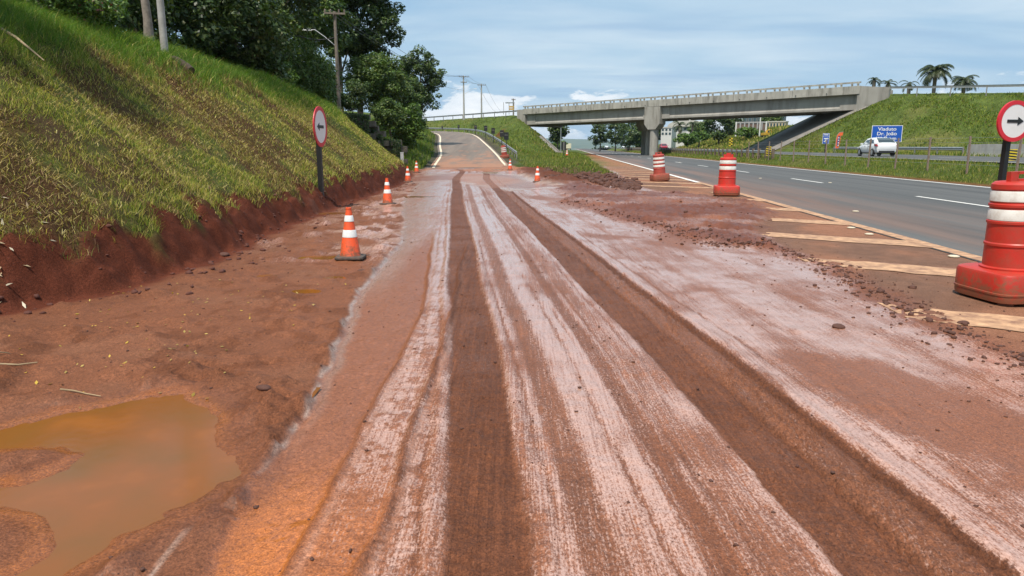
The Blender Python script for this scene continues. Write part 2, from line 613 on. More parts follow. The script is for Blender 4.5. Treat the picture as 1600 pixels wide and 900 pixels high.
def ground_style(x, y):
    """height offset, colour, roughness of the near ground at each point"""
    z, d = left_bank(x, y)
    s = s_of(x, y)
    far_sc = 1 + y * 0.03
    n1 = fbm(x * 2.1, y * 2.1, 5, 101); n2 = fbm(x * 7, y * 7, 4, 103); n3 = fbm(x * 24, y * 24, 3, 107)
    nl = fbm(x * 3.4, y * 0.35, 4, 111)           # streaks along the road
    a0 = x + 0.083 * y
    a = a0 + 0.10 * (fbm(y * 0.22, y * 0 + 1, 2, 115) - 0.5) + 0.030 * (n2 - 0.5) + 0.035 * (n3 - 0.5)
    # the tracks swing across where the ramp's asphalt begins
    a = a - 0.55 * sst(36, 50, y) + 0.5 * sst(47, 56, y)
    sn = fbm(a0 * 14, y * 0.5, 4, 117)            # fine streaks
    col = np.broadcast_to(MUD, x.shape + (3,)).copy()
    rough = np.full(x.shape, 0.62)
    film = np.zeros(x.shape)
    dzv = np.zeros(x.shape)

    def put(mask, c, r=None, dz_=None):
        nonlocal col, rough, dzv, film
        m = np.clip(mask, 0, 1)
        film = film * (1 - m)
        col = col + (np.asarray(c) - col) * m[..., None]
        if r is not None: rough = rough + (r - rough) * m
        if dz_ is not None: dzv = dzv + dz_ * m

    # --- left apron of mud
    put(np.clip((n1 - 0.42) * 3, 0, 1) * 0.5, MUD * 0.80, 0.66)
    put(np.clip((fbm(x * 1.1, y * 1.6, 4, 121) - 0.55) * 5, 0, 1) * 0.5, DUST * 0.62)
    sheen = sst(8.5, 12.5, y) * sst(0.30, 0.62, fbm(x * 1.6, y * 0.9, 5, 123) + 0.10 * n3)
    film = np.maximum(film, sheen * 0.62)  # pale wet sheen, put into the colour through the film
    put(sst(0.60, 0.68, fbm(x * 4, y * 3, 4, 125)) * 0.7, DARK * 1.1, 0.7)
    lump = np.clip(fbm(x * 3.2, y * 3.2, 5, 127) - 0.5, 0, 1)
    dzv += 0.22 * lump * (1 - sst(30, 45, y)) + 0.02 * (n2 - 0.5) + 0.010 * (n3 - 0.5)
    clot = sst(0.52, 0.66, fbm(x * 1.3, y * 1.3, 3, 129)) * (1 - sst(4.5, 7.5, y)) * sst(2.2, 3.2, y)
    dzv += clot * 0.20 * (fbm(x * 7, y * 9, 4, 131) - 0.38)
    put(clot * 0.55, DARK * 1.05, 0.72)

    # --- road surface right of the stream edge
    xs = np.interp(y, STREAM_Y, STREAM_X) + 0.10 * (fbm(y * 1.2, y * 0, 3, 133) - 0.5) * (1 + y * 0.05) + 0.03 * (vn(y * 9, x * 0, 134) - 0.5)
    e = x - xs
    rd = sst(-0.04, 0.03, e)
    dzv = dzv * (1 - 0.85 * rd)
    pk = sst(0.28, 0.60, 0.45 * n1 + 0.55 * nl + 0.12 * (sn - 0.5))
    put(rd, MUD[None] * (1.0 + 0.3 * sn[..., None]), 0.5)
    film = film + rd * (0.24 + 0.40 * pk + 0.10 * sst(6, 16, y))
    rough = rough - 0.0
    dzv += rd * 0.010 * (n3 - 0.5)
    # brown flow in the channel between the stream edge and the first track ridge
    L1 = -0.90 + 0.05 * (fbm(y * 1.1, y * 0 + 5, 3, 141) - 0.5) - 0.095 * np.clip(y - 7, 0, 40)
    ch = rd * (1 - sst(-0.04, 0.04, x - L1)) * (1 - sst(10, 16, y))
    chv = sst(0.25, 0.55, fbm(x * 2.2, y * 0.8, 3, 143) + 0.25 * (1 - sst(6, 14, y)))
    put(ch * (0.35 + 0.65 * chv), MUD * 1.25, 0.36)
    og = ch * (1 - sst(2.95, 3.75, y + 0.6 * (n1 - 0.5) - 0.5 * (x + 1.1)))
    put(og, ORNG, 0.16)
    og2 = rd * sst(-0.04, 0.04, x - L1) * (1 - sst(-0.62, -0.50, x)) * (1 - sst(2.6, 3.8, y))
    put(og2 * 0.65, ORNG * 1.05, 0.22)
    dzv -= 0.030 * ch
    # foam and the pale waterline
    put(sst(3.1, 3.6, y) * 0.75 * np.exp(-(e / (0.007 + 0.0015 * y)) ** 2) * sst(0.40, 0.72, vn(y * 9, x * 5, 145) + 0.12) * sst(2.2, 3.5, y), FOAM * 0.85, 0.22)
    put(np.exp(-((e - 0.06) / 0.035) ** 2) * 0.45 * sst(3, 6, y), FOAM * 0.62, 0.2)
    gl = sst(7, 10, y) * (1 - sst(24, 30, y)) * np.exp(-((e - 0.16) / 0.16) ** 2)
    put(gl * 0.35, np.array((0.40, 0.30, 0.26)), 0.18)
    for LX, am in ((L1, 0.026), (-0.60 + 0.10 * (fbm(y * 1.3, y * 0 + 8, 3, 147) - 0.5) - 0.03 * np.clip(y - 6, 0, 30), 0.034)):
        rg = np.exp(-((x - LX) / 0.022) ** 2) * (1 - sst(9, 14, y)) * (0.4 + 0.9 * vn(y * 7, x * 0, 149))
        dzv += am * rg
        put(rg * 0.75, DARK * 1.3, 0.6)
        put(np.exp(-((x - LX - 0.045) / 0.02) ** 2) * 0.45 * (1 - sst(9, 14, y)), PINK, 0.3)
    dw = poly_sd(x, y, WETD) + 0.10 * (n1 - .5) + 0.05 * (n2 - .5)
    put((1 - sst(-0.06, 0.14, dw)) * (0.30 + 0.55 * sst(.35, .6, n1)), DARK * 1.15, 0.34)
    put(0.5 * np.exp(-((x + 1.42 + 0.02 * (vn(y * 8, x * 0, 148) - .5)) / 0.010) ** 2) * (1 - sst(2.75, 2.9, y)), FOAM, .3)
    # rough pale treads between the ridges
    tr = rd * sst(-0.95, -0.85, x) * (1 - sst(-0.16, -0.06, a)) * (1 - sst(18, 24, y))
    cross = np.sin(y * 2 * math.pi / 0.055 + 5 * n2 + 3 * a)
    dzv += tr * 0.0045 * cross
    put(tr * sst(0.50, 0.62, n3 * 0.6 + 0.4 * n2) * 0.6, MUD * 1.25, 0.5)
    # --- wheel tracks
    ontrk = 1 - sst(52, 58, y)

    def track(c, hw_, soft, colr, amt, depth, grooves=0.0, rgh=0.66, wob=0.35):
        nonlocal dzv
        edge = np.abs(a - c) - hw_ * (1 + wob * (nl - 0.5))
        m = (1 - sst(-soft, soft, edge)) * ontrk * rd
        brk = 0.80 + 0.35 * (n1 - 0.3)
        put(m * np.clip(amt * brk, 0, 1), np.asarray(colr)[None] * (0.80 + 0.24 * sn[..., None] + 0.30 * (n2[..., None] - .3)), rgh)
        dzv -= depth * m
        if grooves:
            gv = np.sin(a * 2 * math.pi / 0.034 + 1.5 * n1)
            dzv += m * grooves * gv
        return m

    put(sst(0.25, 0.40, a) * (1 - sst(0.50, 0.60, a)) * rd * 0.15, MUD, 0.5)
    m1 = track(0.13, 0.20, 0.028, DARK, 1.0, 0.022, 0.0030)
    track(0.60, 0.085, 0.035, MUD * 0.88, 0.72, 0.010, 0.0025)
    track(1.10, 0.060, 0.018, DARK * 1.25, 0.72, 0.010)
    track(1.28, 0.100, 0.060, MUD * 1.1, 0.45, 0.004)
    m2 = track(1.72, 0.190, 0.022, DARK * 1.06, 0.98, 0.024, 0.0030)
    m3 = track(2.05, 0.170, 0.022, MUD * 0.82, 0.80, 0.015, 0.0050)
    track(2.18, 0.045, 0.02, DARK * 0.9, 0.9, 0.010, 0.004)
    tread = np.sign(np.sin(y * 2 * math.pi / 0.085 + a * 30)) * (0.4 + n2)
    dzv += (m3 * 0.0075 + m1 * 0.0034 + m2 * 0.0034) * tread * (0.3 + 1.2 * sst(.35, .6, fbm(x * 5, y * 2.2, 3, 176)))
    dzv += (m1 + m2 + m3) * 0.016 * (n3 - 0.5)
    for tc, tw, ta in ((0.44, 0.012, .75), (0.88, 0.016, .6), (1.00, 0.012, .7), (1.22, 0.010, .7), (1.43, 0.02, .5), (2.42, 0.018, .55), (2.62, 0.012, .5), (-0.18, .014, .6), (-0.30, .012, .5)):
        track(tc + 0.07 * (fbm(y * 0.5, y * 0 + tc * 9, 3, 178) - .5), tw, 0.010, DARK * 1.25, ta * sst(.3, .6, fbm(y * 0.9, y * 0 + tc * 5, 3, 179)), 0.006)
    track(3.00, 0.06, 0.05, MUD * 1.25, 0.35, 0.004)
    track(3.75, 0.10, 0.08, MUD * 1.2, 0.35, 0.004)
    dzv += 0.012 * (np.exp(-((a - 0.38) / 0.03) ** 2) + np.exp(-((a + 0.12) / 0.03) ** 2) + np.exp(-((a - 2.27) / 0.03) ** 2)) * (0.3 + n2) * ontrk
    # smears across the pale film, towards the right
    sm = sst(2.3, 2.6, a) * sst(0.50, 0.66, fbm(x * 0.8 + y * 0.22, y * 0.55 - x * .3, 5, 151) + 0.06 * (n3 - .5))
    put(sm * 0.75, MUD * 1.12, 0.48)
    put(sst(2.25, 2.5, a) * sst(0.45, 0.70, fbm(x * 9, y * 9, 3, 153)) * 0.22, MUD * 1.2, 0.5)
    # --- flows across the road at the foot of the ramp
    dcr = poly_sd(x, y, CROSS) + 0.8 * (n1 - 0.5)
    put((1 - sst(-0.5, 0.5, dcr)) * 0.9 * (1 - m1) * (1 - m2), MUD * 1.25, 0.28)
    put(np.exp(-(dcr / 0.35) ** 2) * 0.8 * sst(0.3, 0.5, n1) * (1 - m1) * (1 - m2), FOAM, 0.2)
    dfl = poly_sd(x, y, FLOW) + 0.6 * (n1 - 0.5)
    put((1 - sst(-0.4, 0.6, dfl)) * 0.9 * (1 - 0.8 * m1) * (1 - 0.5 * m2), DUST * 1.05, 0.4)
    wet = sst(0.45, 0.60, fbm(x * 0.5, y * 0.28, 4, 157)) * sst(17, 22, y) * (1 - sst(42, 48, y)) * (1 - sst(2.8, 3.4, s)) * rd
    put(wet * 0.16 * (1 - m1) * (1 - m2), FOAM * 0.85, 0.24)
    # --- dark bulldozed mud and swept pavement on the right
    drg = polyline_d(x, y, RIDGE)
    sd_p = poly_sd(x, y, PAVEP) + 0.5 * (n1 - 0.5) + 0.12 * (n2 - 0.5)
    pv = (1 - sst(-0.15, 0.25, sd_p))
    pave_c = PAVE[None] * (0.75 + 0.5 * n2[..., None]) + (DUST - PAVE)[None] * (0.65 * sst(0.4, 0.65, fbm(x * 0.9, y * 0.5, 4, 161)))[..., None]
    put(pv, pave_c, 0.75)
    dzv = dzv * (1 - 0.9 * pv)
    rim = (1 - sst(0.0, 0.55, drg + 0.5 * (n1 - 0.5))) * sst(2.4, 2.8, a)
    put(rim * 0.55, DKMUD * 1.25, 0.55)
    dzv += rim * 0.05 * np.clip(fbm(x * 10, y * 10, 3, 163) - 0.42, 0, 1) * 2
    rot_ = x * 0.55 + y * 0.83
    sd_d = poly_sd(x, y, DKP) + 0.9 * (n1 - 0.5) + 0.2 * (n2 - 0.5)
    dk = 1 - sst(-0.35, 0.25, sd_d)
    brk_ = sst(0.36, 0.58, fbm(x * 0.55 + y * 0.1, y * 0.7, 5, 166) + 0.12 * (n2 - .5))
    put(dk * (0.45 + 0.5 * brk_), DKMUD[None] * (0.75 + 0.6 * n2[..., None]), 0.5)
    put(dk * (1 - brk_) * sst(.5, .62, fbm(rot_ * 1.6, (x - y) * .25, 4, 168)) * 0.7, MUD * 1.35, 0.3)
    rot = x * 0.55 + y * 0.83
    dzv += dk * (0.10 * fbm(x * 1.4, y * 1.4, 4, 165) + 0.20 * (fbm(rot * 4, (x - y) * 0.4, 4, 167) - 0.4) + 0.09 * (n2 - 0.4) + 0.05 * (n3 - .5))
    # spoil heaped against the grass of the gore
    hp = sst(33.0 - 1.2 * n1, 35.5, y + 2.0 * (n1 - .5) + 0.9 * np.clip(3.0 - s, 0, 9)) * (1 - sst(2.2, 3.2, s + .8 * (n1 - .5)))
    hp = hp * sst(-0.4, 0.6, a0 - 4.2 + 1.2 * (n1 - .5))
    put(hp * 0.95, DKMUD * 0.85, 0.8)
    g_in = (1 - sst(2.0, 3.0, s)) * sst(38, 41, y + 2.5 * (n1 - .5)) * sst(5.6, 6.6, a0)
    put(g_in, TURF * 0.7, 0.9)
    dzv += hp * (0.10 + 0.42 * np.clip(fbm(x * 1.1, y * 1.1, 4, 171) - 0.3, 0, 1) + 0.12 * (n2 - 0.4)) * (1 - 0.5 * g_in)
    # ramp asphalt showing through beyond the mud
    ra = sst(51, 60, y + 5 * (n1 - 0.5)) * (1 - sst(3.3, 3.9, np.abs(a0 - 1.45)))
    put(ra, np.array((0.16, 0.125, 0.10)), 0.75)
    dr = sst(46, 50, y) * (1 - sst(55, 66, y)) * sst(0.35, 0.6, fbm(x * .6, y * .2, 4, 173)) * (1 - sst(3.3, 3.9, np.abs(a0 - 1.45)))
    put(dr * 0.8 * (1 - .7 * m1), DUST * 1.1, 0.7)
    lsd = sst(50, 56, y) * sst(3.4, 3.8, np.abs(a0 - 1.45)) * (1 - sst(2.4, 3.0, s))
    put(lsd * (a0 < 1), np.array((0.085, 0.075, 0.055)), 0.9)
    put(lsd * (a0 > 1), TURF * 0.6, 0.9)
    # --- the cut bank and the turf above it
    bk = sst(-0.35, -0.05, d + 0.25 * (n1 - 0.5))
    nb = fbm(x * 1.7, y * 1.7, 4, 181)
    put(bk, BANK[None] * (0.75 + 0.6 * n2[..., None]), 0.85)
    dzv = dzv * (1 - 0.7 * bk)
    apron = sst(-1.4, -0.3, d + 0.7 * (n1 - .5)) * (1 - bk)
    put(apron * 0.55, MUD * 0.72, 0.7)
    tf = sst(0.40, 0.62, d + 0.75 * (nb - 0.5) + 0.3 * (n2 - .5))
    turf_c = SOIL[None] + (TURF - SOIL)[None] * sst(0.35, 0.65, fbm(x * 1.2, y * 1.2, 5, 183))[..., None] * 0.8
    bare = sst(0.52, 0.64, fbm(x * 0.55, y * 0.75, 4, 185)) * (1 - sst(24, 30, y))
    turf_c = turf_c + (np.array((0.085, 0.042, 0.022)) - turf_c) * (bare * 0.7)[..., None]
    put(tf, turf_c, 0.9)
    # --- puddles: hollows with silt shores
    for P, dep, wd in ((PUD, 0.075, 0.28), (PUD_R, 0.06, 0.8)):
        sdp = poly_sd(x, y, P) + wd * 0.55 * (n1 - 0.5) + wd * 0.45 * (n2 - .5) + wd * 0.10 * (n3 - .5)
        if P is PUD:
            i1 = poly_sd(x, y, ISL1) + 0.09 * (n2 - .5); i2 = poly_sd(x, y, ISL2) + 0.09 * (n2 - .5)
            sdp = np.maximum(sdp, -np.minimum(i1, i2))
            shore = np.exp(-((sdp - 0.01) / 0.06) ** 2)
            left_sh = 1 - sst(-1.9, -1.5, x)
            put(0.55 * (1 - sst(0.0, 0.30, sdp + 0.12 * (n1 - .5))), DARK * 1.15, 0.26)
            put(shore * (0.30 + 0.60 * left_sh), ORNG * 0.66, 0.2)
        flat = 1 - sst(0.0, wd * 0.9, sdp)
        dzv = dzv * (1 - flat)
        dzv += -dep * (1 - sst(-wd * 0.9, 0.02, sdp)) - 0.006 * flat
        if P is PUD:
            isl = 1 - sst(-0.12, 0.02, np.minimum(i1, i2))
            dzv += isl * (0.02 * n1 - 0.004 + 0.02 * (n2 - .4))
    for (qx, qy, rr) in SMALL_PUDDLES:
        dq = np.hypot((x - qx) / 1.5, y - qy) - rr + rr * 0.7 * (n2 - 0.5)
        near = 1 - sst(0.0, 0.18, dq)
        dzv = dzv * (1 - near) - 0.03 * (1 - sst(-0.10, 0.02, dq)) - 0.004 * near
        put(np.exp(-(dq / 0.07) ** 2) * .5, DARK * 1.1, .5)
    # flatten towards the highway edge
    k = 1 - sst(5.55, 6.0, s)
    zz = z + dzv * k
    zramp = np.zeros(x.shape)
    hsel = y > 44
    zz = np.where(hsel, lerp(zz, H(x, y) + dzv * 0.5 * k, sst(44, 56, y)), zz)
    global STK, FILM
    FILM = np.clip(film, 0, 1)
    STK = rd * sst(-0.75, -0.55, x + 0.03 * np.clip(y - 6, 0, 30)) * (1 - pv) * (1 - dk) * (1 - hp) * (1 - sst(46, 52, y)) * (0.35 + 0.65 * (1 - sst(2.3, 3.2, a)))
    return zz, np.clip(col, 0, 1), np.clip(rough, 0.08, 0.95)


WETD = pxpoly((225, 815), (300, 775), (372, 752), (405, 735), (430, 712), (418, 745), (355, 840), (318, 905), (300, 960), (100, 960), (130, 892))
SMALL_PUDDLES = [(*on(500, 402), 0.22), (*on(478, 454), 0.13), (*on(520, 433), 0.12), (*on(415, 430), 0.10), (*on(650, 307), 0.45), (*on(515, 333), 0.3)]

# soil material driven by the kind-of-soil attributes and the pale sheen film
m_mud, t, b = newmat('wet_clay')
att = t.nodes.new('ShaderNodeAttribute'); att.attribute_name = 'col'
atr = t.nodes.new('ShaderNodeAttribute'); atr.attribute_name = 'rgh'
p = geopos(t)
f1 = noise(t, p, 42, 6, 0.72); f2 = noise(t, p, 110, 3, 0.7); f3 = noise(t, p, 7, 5, 0.6)
k = mixc(t, ramp(t, f1, [(0.3, 0.0), (0.7, 1.0)]), (0.60, 0.57, 0.54), (1.32, 1.33, 1.34))
k2 = mixc(t, ramp(t, f2, [(0.35, 0.0), (0.65, 1.0)]), (0.60, 0.58, 0.56), (1.36, 1.36, 1.36))
k3 = mixc(t, f3, (0.82, 0.80, 0.78), (1.18, 1.18, 1.18))
c = mixc(t, 1.0, mixc(t, 1.0, mixc(t, 1.0, att.outputs['Color'], k, 'MULTIPLY'), k2, 'MULTIPLY'), k3, 'MULTIPLY')
vor = t.nodes.new('ShaderNodeTexVoronoi'); vor.inputs['Scale'].default_value = 62
t.links.new(p, vor.inputs['Vector'])
gr = ramp(t, vor.outputs['Distance'], [(0.12, 1.0), (0.30, 0.0)])
stk = t.nodes.new('ShaderNodeAttribute'); stk.attribute_name = 'stk'
sv = noise(t, mapping(t, p, (75, 1.6, 1), (0, 0, 0), (0, 0, -0.083)), 1.0, 4, 0.65)
sv2 = noise(t, mapping(t, p, (26, 0.7, 1), (3, 1, 0), (0, 0, -0.083)), 1.0, 4, 0.6)
sk = mixc(t, ramp(t, sv, [(0.34, 0.0), (0.66, 1.0)]), (0.78, 0.77, 0.76), (1.15, 1.16, 1.17))
sk2 = mixc(t, ramp(t, sv2, [(0.34, 0.0), (0.66, 1.0)]), (0.82, 0.81, 0.80), (1.13, 1.13, 1.13))
c = mixc(t, stk.outputs['Fac'], c, mixc(t, 1.0, mixc(t, 1.0, c, sk, 'MULTIPLY'), sk2, 'MULTIPLY'))
gsel = mathn(t, 'MULTIPLY', gr, ramp(t, noise(t, p, 16, 5, 0.7), [(0.46, 0.0), (0.60, 0.85)]))
c = mixc(t, gsel, c, (0.07, 0.03, 0.02))
flm = t.nodes.new('ShaderNodeAttribute'); flm.attribute_name = 'film'
g1 = noise(t, mapping(t, p, (1.5, 0.75, 1), (0, 0, 0), (0, 0, -0.083)), 62, 5, 0.72)
gmix = mathn(t, 'ADD', mathn(t, 'MULTIPLY', g1, 0.62), mathn(t, 'MULTIPLY', sv, 0.38))
thr = mathn(t, 'ADD', mathn(t, 'SUBTRACT', flm.outputs['Fac'], mathn(t, 'MULTIPLY', mathn(t, 'SUBTRACT', gmix, 0.5), 3.6)), 0.0)
pkm = mathn(t, 'MULTIPLY', ramp(t, thr, [(0.28, 0.0), (0.72, 1.0)]), ramp(t, flm.outputs['Fac'], [(0.02, 0.0), (0.25, 1.0)]))
pkcol = mixc(t, ramp(t, f2, [(0.3, 0.0), (0.7, 1.0)]), (0.40, 0.215, 0.152), (0.60, 0.36, 0.285))  # pale silt with the wet film's sky highlights put into its colour
c = mixc(t, pkm, c, pkcol)
t.links.new(c, b.inputs['Base Color'])
t.links.new(mathn(t, 'MULTIPLY', flm.outputs['Fac'], 0.9, True), b.inputs['Coat Weight'])
b.inputs['Coat Roughness'].default_value = 0.2
b.inputs['Coat IOR'].default_value = 1.4
rr = mathn(t, 'ADD', atr.outputs['Fac'], mathn(t, 'SUBTRACT', mathn(t, 'MULTIPLY', mathn(t, 'SUBTRACT', f1, 0.5), 0.35), mathn(t, 'MULTIPLY', pkm, 0.30)), True)
t.links.new(rr, b.inputs['Roughness'])
t.links.new(mathn(t, 'MAXIMUM', mathn(t, 'SUBTRACT', 0.62, mathn(t, 'MULTIPLY', atr.outputs['Fac'], 0.62), True), mathn(t, 'MULTIPLY', pkm, 0.85)), b.inputs['Specular IOR Level'])
hsum = mathn(t, 'ADD', mathn(t, 'ADD', mathn(t, 'MULTIPLY', f1, 0.9), mathn(t, 'MULTIPLY', mathn(t, 'MULTIPLY', sv, stk.outputs['Fac']), 0.8)), mathn(t, 'ADD', mathn(t, 'MULTIPLY', f2, 0.45), mathn(t, 'MULTIPLY', gsel, 0.5)))
bn = t.nodes.new('ShaderNodeBump'); bn.inputs['Distance'].default_value = 0.020
t.links.new(mathn(t, 'MULTIPLY', mathn(t, 'MAXIMUM', mathn(t, 'SUBTRACT', mathn(t, 'MULTIPLY', atr.outputs['Fac'], 1.05), 0.10), 0.05), mathn(t, 'SUBTRACT', 1.0, mathn(t, 'MULTIPLY', flm.outputs['Fac'], 0.75))), bn.inputs['Strength'])
t.links.new(hsum, bn.inputs['Height']); t.links.new(bn.outputs[0], b.inputs['Normal'])

ys = [1.5]
while ys[-1] < 62: ys.append(ys[-1] * 1.0076)
ys = np.array(ys)
cl = np.concatenate([-np.geomspace(60, 11, 28, endpoint=False), np.arange(-11, -6.6, 0.11), np.arange(-6.6, -3.0, 0.03), np.arange(-3.0, 2.0, 0.0145)])
tr_ = np.linspace(0, 1, 150)
XB = 6.05 * HL + HK * ys
GX = np.concatenate([np.broadcast_to(cl, (len(ys), len(cl))), 2.0 + (XB[:, None] - 2.0) * tr_[None, :]], 1)
GY = np.broadcast_to(ys[:, None], GX.shape).copy()
GZ, GC, GR = ground_style(GX, GY)
GS = STK; GF = FILM
ncol = GX.shape[1]
cut = int(np.argmin(np.abs(cl + 5.7)))


def sub(name, c0, c1, kind='structure'):
    V = np.stack([GX[:, c0:c1], GY[:, c0:c1], GZ[:, c0:c1]], -1).reshape(-1, 3)
    me = arr_mesh(name, V, grid_faces(len(ys), c1 - c0), m_mud, GC[:, c0:c1].reshape(-1, 3), True, {'rgh': GR[:, c0:c1].ravel(), 'stk': GS[:, c0:c1].ravel(), 'film': GF[:, c0:c1].ravel()})
    return tag(link(name, me), kind=kind)


tag(sub('muddy_road', cut, ncol), 'wet red mud road with dark tyre tracks and pale silt film with painted wet sheen')
tag(sub('grass_bank', 0, cut + 1), 'steep roadside bank of grass and bare red soil')


def ground_z(x, y):
    """height of the near ground for placing things"""
    X = np.array([[float(x)]]); Y = np.array([[float(y)]])
    if y < 62 and s_of(x, y) < 6.05:
        return float(ground_style(X, Y)[0][0, 0])
    return float(H(X, Y)[0, 0])


# ---------------------------------------------------------------- land farther off
m_turf, t, b = newmat('turf_ground')
p = geopos(t)
att = t.nodes.new('ShaderNodeAttribute'); att.attribute_name = 'col'
k = mixc(t, ramp(t, noise(t, p, 0.9, 6, 0.7), [(0.3, 0.0), (0.7, 1.0)]), (0.62, 0.66, 0.6), (1.3, 1.25, 1.2))
k2 = mixc(t, ramp(t, noise(t, p, 5.0, 4, 0.7), [(0.3, 0.0), (0.7, 1.0)]), (0.6, 0.62, 0.6), (1.3, 1.3, 1.3))
t.links.new(mixc(t, 1.0, mixc(t, 1.0, att.outputs['Color'], k, 'MULTIPLY'), k2, 'MULTIPLY'), b.inputs['Base Color'])
b.inputs['Roughness'].default_value = 0.95
b.inputs['Specular IOR Level'].default_value = 0.1
bump(t, b, noise(t, p, 3.0, 5, 0.7), 0.9, 0.25)


def land(name, s0, s1, ds, l0, l1, dl, label):
    sv = np.arange(s0, s1 + 1e-6, ds); lv = np.arange(l0, l1 + 1e-6, dl)
    S, L = np.meshgrid(sv, lv)
    x, y = hw(S, L)
    z = H(x, y)
    n = fbm(x * 0.12, y * 0.12, 5, 201); n2 = fbm(x * 0.6, y * 0.6, 4, 203)
    col = TURF[None, None] * (0.75 + 0.5 * n2[..., None])
    dry = sst(0.5, 0.65, n)
    col = col + (np.array((0.19, 0.16, 0.06)) - col) * (dry * 0.45)[..., None]
    if s0 < 0:
        # worn strip where people climb to the viaduct, and bare clay at the abutment
        dpath = polyline_d(x, y, np.array([at(758, 208, 140)[:2], at(775, 190, 152)[:2], at(786, 182, 156)[:2]]))
        w = (1 - sst(0.3, 1.0, dpath + 0.8 * (n2 - .5)))
        col = col + (BANK * 1.3 - col) * w[..., None] * 0.8
        dd, sd, rz = ramp_near(x, y)
        w = (1 - sst(4.2, 4.9, dd + 0.6 * (n2 - .5)))
        col = col + (np.array((0.085, 0.075, 0.055)) - col) * w[..., None]
        w = sst(-1.5, 0.5, s_of(x, y) - 4.6 + 1.5 * (n - .5)) * (y < 175)
        col = col + (DUST * 0.9 - col) * w[..., None]
    else:
        w = (1 - sst(17.7, 18.6, S + 0.7 * (n2 - .5)))
        col = col + (MUD - col) * w[..., None] * 0.9
    V = np.stack([x, y, z], -1).reshape(-1, 3)
    me = arr_mesh(name, V, grid_faces(len(lv), len(sv)), m_turf, col.reshape(-1, 3), True)
    return tag(link(name, me), label, kind='structure')


land('terrain', -130, 6.02, 0.9, 60.2, 330, 1.0, 'grassy land with the approach embankment left of the highway')
land('terrain', 17.68, 170, 0.85, -8, 330, 1.1, 'green embankment and median right of the highway')

# broad country beyond, falling away to a valley, and the far blue ridge
mg, t, b = newmat('far_country')
p = geopos(t)
t.links.new(ramp(t, noise(t, p, 0.004, 7, 0.65), [(0.35, (0.045, 0.075, 0.025)), (0.55, (0.10, 0.12, 0.05)), (0.7, (0.06, 0.085, 0.03))]), b.inputs['Base Color'])
b.inputs['Roughness'].default_value = 0.95
rad = np.concatenate([[0.5], np.geomspace(30, 9500, 46)])
ang = np.linspace(0, 2 * math.pi, 97)
R_, A_ = np.meshgrid(rad, ang)
gx, gy = R_ * np.sin(A_), R_ * np.cos(A_)
gz = -0.6 - 24 * sst(380, 1500, R_) + np.where(R_ > 900, 14 * (fbm(gx / 900, gy / 900, 4, 211) - 0.5), 0)
V = np.stack([gx, gy, gz], -1).reshape(-1, 3)
tag(link('ground', arr_mesh('ground', V, grid_faces(len(ang), len(rad)), mg, None, True)), 'open country falling away to a wide valley', kind='structure')
tv = np.linspace(-7000, 7000, 140); dv = np.linspace(0, 1, 14)
TX, DV = np.meshgrid(tv, dv)
hx = TX; hy = 6800 + 1800 * DV - (TX / 7000) ** 2 * 1500
hh = (60 + 95 * (fbm(TX / 900, DV * 1.5, 5, 221))) * np.sin(np.clip(DV * 1.3, 0, 1) * math.pi / 2) - 25
V = np.stack([hx, hy, hh], -1).reshape(-1, 3)
tag(link('hills', arr_mesh('hills', V, grid_faces(len(dv), len(tv)), mg, None, True)), 'low ridge of far hills on the horizon', kind='structure')

# ---------------------------------------------------------------- carriageways
m_asph, t, b = newmat('asphalt')
p = geopos(t)
sep = t.nodes.new('ShaderNodeSeparateXYZ'); t.links.new(p, sep.inputs[0])
sl = mathn(t, 'DIVIDE', mathn(t, 'SUBTRACT', sep.outputs[0], mathn(t, 'MULTIPLY', sep.outputs[1], HK)), HL)
ll = mathn(t, 'ADD', sep.outputs[1], mathn(t, 'MULTIPLY', sep.outputs[0], HK))
cv = t.nodes.new('ShaderNodeCombineXYZ'); t.links.new(sl, cv.inputs[0]); t.links.new(ll, cv.inputs[1])
road = cv.outputs[0]
streaks = noise(t, mapping(t, road, (1.3, 0.02, 1)), 1.0, 5, 0.6)
grain = noise(t, p, 90, 3, 0.7)
c = ramp(t, streaks, [(0.3, (0.058, 0.057, 0.055)), (0.7, (0.112, 0.108, 0.103))])
c = mixc(t, 1.0, c, mixc(t, ramp(t, grain, [(0.3, 0.0), (0.7, 1.0)]), (0.7, 0.7, 0.7), (1.28, 1.28, 1.28)), 'MULTIPLY')
dst = mathn(t, 'MULTIPLY', ramp(t, sl, [(0.0, 0.0), (1.0, 1.0)]), 1.0)
near_edge = t.nodes.new('ShaderNodeMapRange'); near_edge.inputs[1].default_value = 6.0; near_edge.inputs[2].default_value = 11.5
near_edge.inputs[3].default_value = 1.0; near_edge.inputs[4].default_value = 0.0; t.links.new(sl, near_edge.inputs[0])
dust = mathn(t, 'MULTIPLY', near_edge.outputs[0], ramp(t, noise(t, mapping(t, road, (0.9, 0.05, 1), (4, 2, 0)), 1.0, 6, 0.65), [(0.36, 0.0), (0.66, 0.75)]))
wp = t.nodes.new('ShaderNodeMath'); wp.operation = 'SINE'; t.links.new(mathn(t, 'MULTIPLY', mathn(t, 'SUBTRACT', sl, 7.2), 3.35), wp.inputs[0])
wpm = mathn(t, 'MULTIPLY', ramp(t, wp.outputs[0], [(0.0, 0.0), (0.9, 1.0)]), ramp(t, noise(t, mapping(t, road, (0.5, 0.03, 1), (2, 5, 0)), 1.0, 4), [(0.3, 0.1), (0.7, 0.55)]))
c = mixc(t, wpm, c, mixc(t, 1.0, c, (0.70, 0.70, 0.71), 'MULTIPLY'))
c = mixc(t, dust, c, (0.27, 0.13, 0.08))
t.links.new(c, b.inputs['Base Color'])
b.inputs['Roughness'].default_value = 0.78
bump(t, b, grain, 0.35, 0.006)


